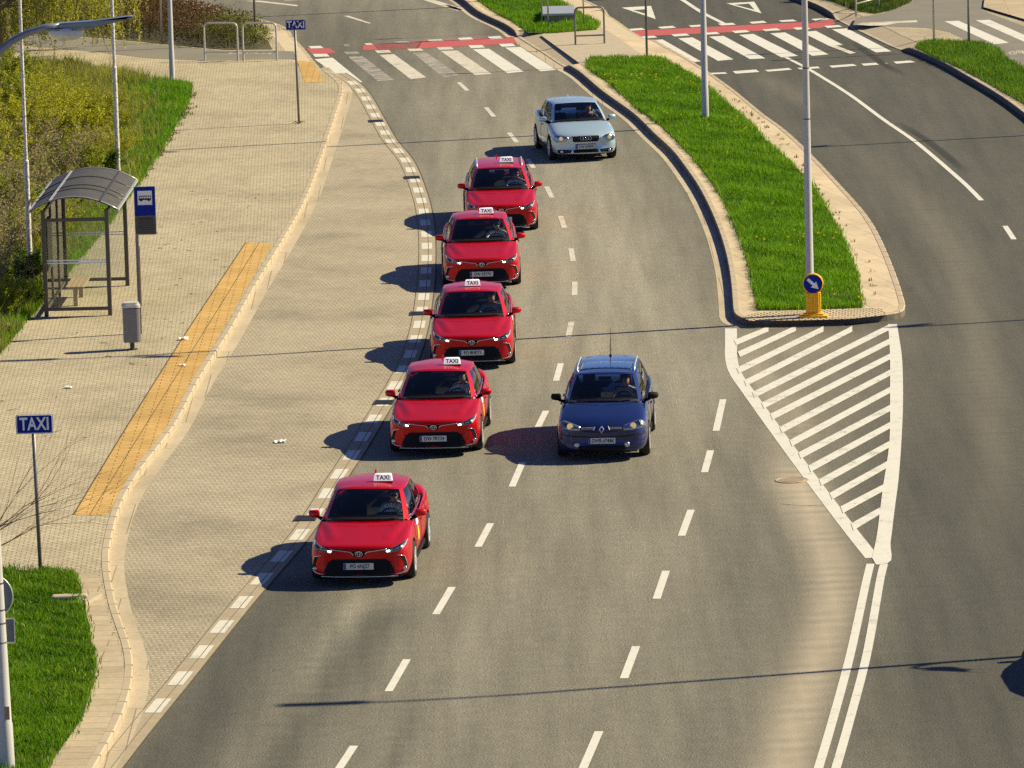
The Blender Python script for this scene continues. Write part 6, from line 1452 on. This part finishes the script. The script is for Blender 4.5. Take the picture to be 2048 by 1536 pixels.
def leaves(C, size, cols, rg, up=.3):
    """small folded leaf (two triangles) at every centre"""
    n = len(C); d = rg.normal(0, 1, (n, 3)); d[:, 2] = d[:, 2]*.6-up; d /= np.linalg.norm(d, axis=1)[:, None]
    e = np.cross(d, rg.normal(0, 1, (n, 3))); e /= np.linalg.norm(e, axis=1)[:, None]+1e-9; s = np.asarray(size).reshape(-1, 1)*np.ones((n, 1))
    V = np.stack([C, C+d*s*.5+e*s*.22, C+d*s, C+d*s*.5-e*s*.22], 1).reshape(-1, 3); b = np.arange(n)[:, None]*4
    return V, np.concatenate([b+np.array([[0, 1, 2]]), b+np.array([[0, 2, 3]])]), np.repeat(cols, 4, 0)
def grow(bm, p, d, length, r, depth, rg, tips, droop=0.0, spread=.5, kids=3, seg=5, wob=.12):
    """tapered branch with forks; collects points near the ends"""
    P = [p]; q = p.copy(); dd = d.normalized()
    for i in range(seg):
        dd = (dd + Vector(rg.normal(0, wob, 3)) + Vector((0, 0, -droop))).normalized(); q = q + dd*(length/seg); P.append(q.copy())
    add_tube(bm, P, [r*(1-.65*i/seg) for i in range(seg+1)], 5 if r < .02 else 7, True)
    if depth <= 0: tips.append(P); return
    for k in range(kids):
        i = int(rg.integers(2, seg+1)) if k else seg
        n_ = (P[i]-P[i-1]).normalized(); side_ = Vector(rg.normal(0, 1, 3)); side_ = (side_-n_*side_.dot(n_)).normalized()
        grow(bm, P[i], (n_+side_*spread*rg.uniform(.5, 1.3)), length*rg.uniform(.5, .8), r*.5, depth-1, rg, tips, droop, spread, kids, seg, wob)
    if depth == 1: tips.append(P)
def shrub_mesh(seed, h, wd, leafy, pal, twig_mat='bark', stems=9):
    rg = np.random.default_rng(seed); bm = bmesh.new(); tips = []
    for k in range(stems):
        a = rg.uniform(0, 6.28); r0 = rg.uniform(0, .25)*wd
        grow(bm, Vector((r0*math.cos(a), r0*math.sin(a), -.05)), Vector((math.cos(a)*.45, math.sin(a)*.45, 1)), h*rg.uniform(.45, .7), .016, 2, rg, tips, 0.0, .55, 3)
    me = bpy.data.meshes.new('twigs'); bm.to_mesh(me); bm.free(); me.materials.append(M[twig_mat])
    C = []
    for P in tips:
        for a, b in zip(P, P[1:]):
            for _ in range(leafy): C.append(a.lerp(b, rg.random())+Vector(rg.normal(0, .03, 3)))
    C = np.array([tuple(c) for c in C]); n = len(C); k = rg.random((n, 1)); col = np.array(pal[0])*(1-k)+np.array(pal[1])*k
    V, F, cc = leaves(C, rg.uniform(.045, .085, n), col, rg, 0)
    o = npmesh('l', V, F, 3, M['leaf'], cc); lm = o.data; bpy.data.objects.remove(o); return me, lm
YG = ((.26, .27, .012), (.60, .58, .03)); BR = ((.24, .19, .09), (.46, .38, .18)); DG = ((.06, .11, .010), (.20, .28, .02))
kinds = [('yellow green budding shrub', shrub_mesh(21, 1.5, 1.1, 8, YG)), ('brown twiggy shrub', shrub_mesh(22, 1.6, 1.2, 3, BR)), ('bright green leafy shrub', shrub_mesh(23, 1.2, 1.2, 9, ((.16, .20, .010), (.42, .46, .03)))), ('dark green low bush', shrub_mesh(24, .9, 1.1, 12, DG))]
spots = [(30,190,2,1.0),(222,236,0,.55),(170,240,2,.6),(120,246,0,.75),(60,256,0,.9),(10,275,2,1.3),(222,280,2,.75),(190,300,0,.95),(140,310,0,1.1),(85,320,0,1.1),(30,330,0,1.2),(228,330,0,.6),(200,360,3,.8),(160,370,2,.9),(110,385,1,1.1),(60,395,1,1.2),(10,405,2,1.2),(130,430,2,.8),(85,445,1,1.0),(35,455,2,1.1),(-10,480,1,1.2),(100,490,0,.8),(60,510,2,.9),(20,530,1,1.0),(75,555,3,.8),(30,580,3,.9),(-5,600,1,1.1),(55,610,3,.6),(15,640,2,.7),(-30,540,1,1.2),(-40,420,0,1.3),(-35,330,1,1.3),(205,222,1,.45),(150,218,2,.55),(90,226,0,.7),(232,262,0,.45),(192,262,2,.5),(140,278,0,.65),(95,290,0,.7),(226,302,2,.42),(178,322,0,.55),(132,340,2,.6),(214,338,2,.42),(70,215,0,.7),(240,225,1,.38),(165,290,3,.6),(110,330,3,.7),(205,300,3,.45)]
SHG = 'shrubs on the bank beside the bus shelter'
near_ = lambda x, y: 'beside the bus shelter' if y > 420 and x > 40 else ('below the curved lamp arm' if y < 240 else ('around the slim path lamp' if x < 110 else 'between the two slim path lamps'))
cnt = {}
ORD = ['first', 'second', 'third', 'fourth', 'fifth', 'sixth', 'seventh', 'eighth', 'ninth', 'tenth', 'eleventh', 'twelfth', 'thirteenth', 'fourteenth']
for i, (x, y, k, s_) in enumerate(spots):
    kd, (tw, lv) = kinds[k]; g = G(x, y, ZS); key = (kd, near_(x, y)); cnt[key] = cnt.get(key, 0)+1
    t = empty('shrub', (g.x, g.y, ZS), i*2.4, f'{kd} {near_(x, y)}, {ORD[cnt[key]-1]} such from the back', 'shrub', SHG); t.scale = (s_, s_, s_)
    link('twigs', tw, None, t); link('leaves', lv, None, t)
# hanging willow whose strands come in at the top corner
def willow(px, py, seed, label, nl, hs):
    g = G(px, py, ZS); t = empty('willow_tree', (g.x, g.y, ZS), 0, label, 'tree'); rg = np.random.default_rng(seed)
    bm = bmesh.new(); tips = []
    add_tube(bm, [(0, 0, -.1), (.1, 0, 1.2), (.15, .1, 2.6)], [.24, .19, .15], 12)
    for k in range(nl):
        a = rg.uniform(-.9, .9) if k < 8 else rg.uniform(0, 6.28); grow(bm, Vector((.12, .05, rg.uniform(1.6, 2.6))), Vector((math.cos(a), math.sin(a)*1.4, .8)), rg.uniform(2.2, 3.6)*hs, .07, 2, rg, tips, .04, .5, 3, 6)
    C, cols = [], []; tw = bm
    for P in tips:
        for _ in range(5):
            p = P[int(rg.integers(1, len(P)))]; L_ = rg.uniform(.5, 1.9); n = int(L_/.035); dx, dy = rg.normal(0, .12, 2)
            pts = [Vector((p.x+dx*u+.04*math.sin(u*4+p.x*9), p.y+dy*u, p.z-u)) for u in np.linspace(0, L_, 7)]
            if pts[-1].z < .5: continue
            add_tube(tw, pts, [.006]*7, 3, False); k0 = rg.random()
            for u in np.linspace(.05, 1, n):
                i = min(5, int(u*6)); q = pts[i].lerp(pts[i+1], u*6-i); C.append((q.x+rg.normal(0, .03), q.y+rg.normal(0, .03), q.z)); k = np.clip(k0+rg.normal(0, .25), 0, 1)
                cols.append(np.array([.22, .25, .010])*(1-k)+np.array([.58, .58, .04])*k)
    bobj('trunk', tw, M['bark'], t, True); C = np.array(C); V, F, cc = leaves(C, rg.uniform(.06, .11, len(C)), np.array(cols), rg, .9); npmesh('leaves', V, F, 3, M['leaf'], cc, t)
willow(-30, 150, 31, 'willow tree with hanging pale green strands below the curved lamp arm', 14, 1.0)
willow(70, 60, 33, 'yellow green willow further back, above the curved lamp arm', 16, .9)
willow(5, 112, 35, 'lower willow of pale twigs and leaves over the path behind the curved lamp arm', 11, .8)
# leafless tree whose twigs reach over the pavement
def bare_tree():
    g = G(-95, 1150, ZS); t = empty('bare_tree', (g.x, g.y, ZS), 0, 'leafless branches reaching over the pavement behind the blue rank sign', 'tree'); rg = np.random.default_rng(44); t.scale = (.86, .86, .86); bm = bmesh.new(); tips = []
    add_tube(bm, [(0, 0, -.1), (.05, 0, .5)], [.12, .10], 10)
    for k in range(9): grow(bm, Vector((.05, 0, rg.uniform(.1, .55))), Vector((1.0, rg.normal(0, .35), rg.uniform(.18, .95))), rg.uniform(1.3, 2.0), .014, 2, rg, tips, -.015, .33, 2, 6, .07)
    bobj('branches', bm, M['twig'], t, True)
M['twig'] = plain('brown_twig', (.16, .11, .055), .8)
bare_tree()
# hedge: mass of reddish brown twigs, greener at its tip
def hedge():
    rg = np.random.default_rng(52); poly = np.array(PX([(-60,50),(200,66),(287,78),(375,89),(450,96),(530,97),(545,95),(533,84),(500,64),(430,44),(390,28),(300,8),(200,-18),(-60,-40)], ZS)); P = sample(poly, 230, rg); n = len(P)
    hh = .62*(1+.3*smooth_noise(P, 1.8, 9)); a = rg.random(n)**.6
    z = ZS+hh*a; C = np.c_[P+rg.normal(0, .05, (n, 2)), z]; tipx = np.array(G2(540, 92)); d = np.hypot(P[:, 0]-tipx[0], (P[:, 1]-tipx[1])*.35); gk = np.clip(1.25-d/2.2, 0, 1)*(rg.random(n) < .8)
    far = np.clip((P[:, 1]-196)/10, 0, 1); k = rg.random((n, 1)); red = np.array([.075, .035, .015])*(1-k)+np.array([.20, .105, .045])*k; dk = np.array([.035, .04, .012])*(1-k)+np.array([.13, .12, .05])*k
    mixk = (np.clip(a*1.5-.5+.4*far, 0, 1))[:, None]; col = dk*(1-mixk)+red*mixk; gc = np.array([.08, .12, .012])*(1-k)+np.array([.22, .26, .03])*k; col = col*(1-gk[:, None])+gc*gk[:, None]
    C3 = np.repeat(C, 3, 0)+rg.normal(0, .07, (3*n, 3)); C3[:, 2] = np.maximum(C3[:, 2], ZS+.02); V, F, cc = leaves(C3, rg.uniform(.05, .10, 3*n), np.repeat(col, 3, 0), rg, -.2)
    t = empty('hedge', (0, 0, 0), 0, 'low reddish brown hedge with a green leafy end behind the hoop barriers', 'hedge'); npmesh('leaves', V, F, 3, M['leaf'], cc, t)
    S = rg.uniform(0, 1, n) < .06; B = np.c_[P[S], np.full(S.sum(), ZS)]; kk = rg.random((len(B), 1)); V, F, cc = blades(B[:, :2], hh[S], np.full(len(B), .018), .35, np.array([.08, .05, .025])*(1-kk)+np.array([.19, .14, .07])*kk, ZS, rg); npmesh('twigs', V, F, 3, M['grass'], cc, t)
hedge()
g = G(1768, 4, ZS)
for i, (x, y, s_, lab) in enumerate(((1660, -8, .8, 'dark green bush by the guard rail, the one nearest the zebra crossing'), (1735, -4, .9, 'dark green bush right behind the guard rail'), (1800, -6, .8, 'dark green bush by the guard rail, the one nearest the side road'))):
    g = G(x, y, ZS); t = empty('bush', (g.x, g.y, ZS), i, lab, 'bush', 'bushes by the guard rail'); t.scale = (s_, s_, s_); link('twigs', kinds[3][1][0], None, t); link('leaves', kinds[3][1][1], None, t)
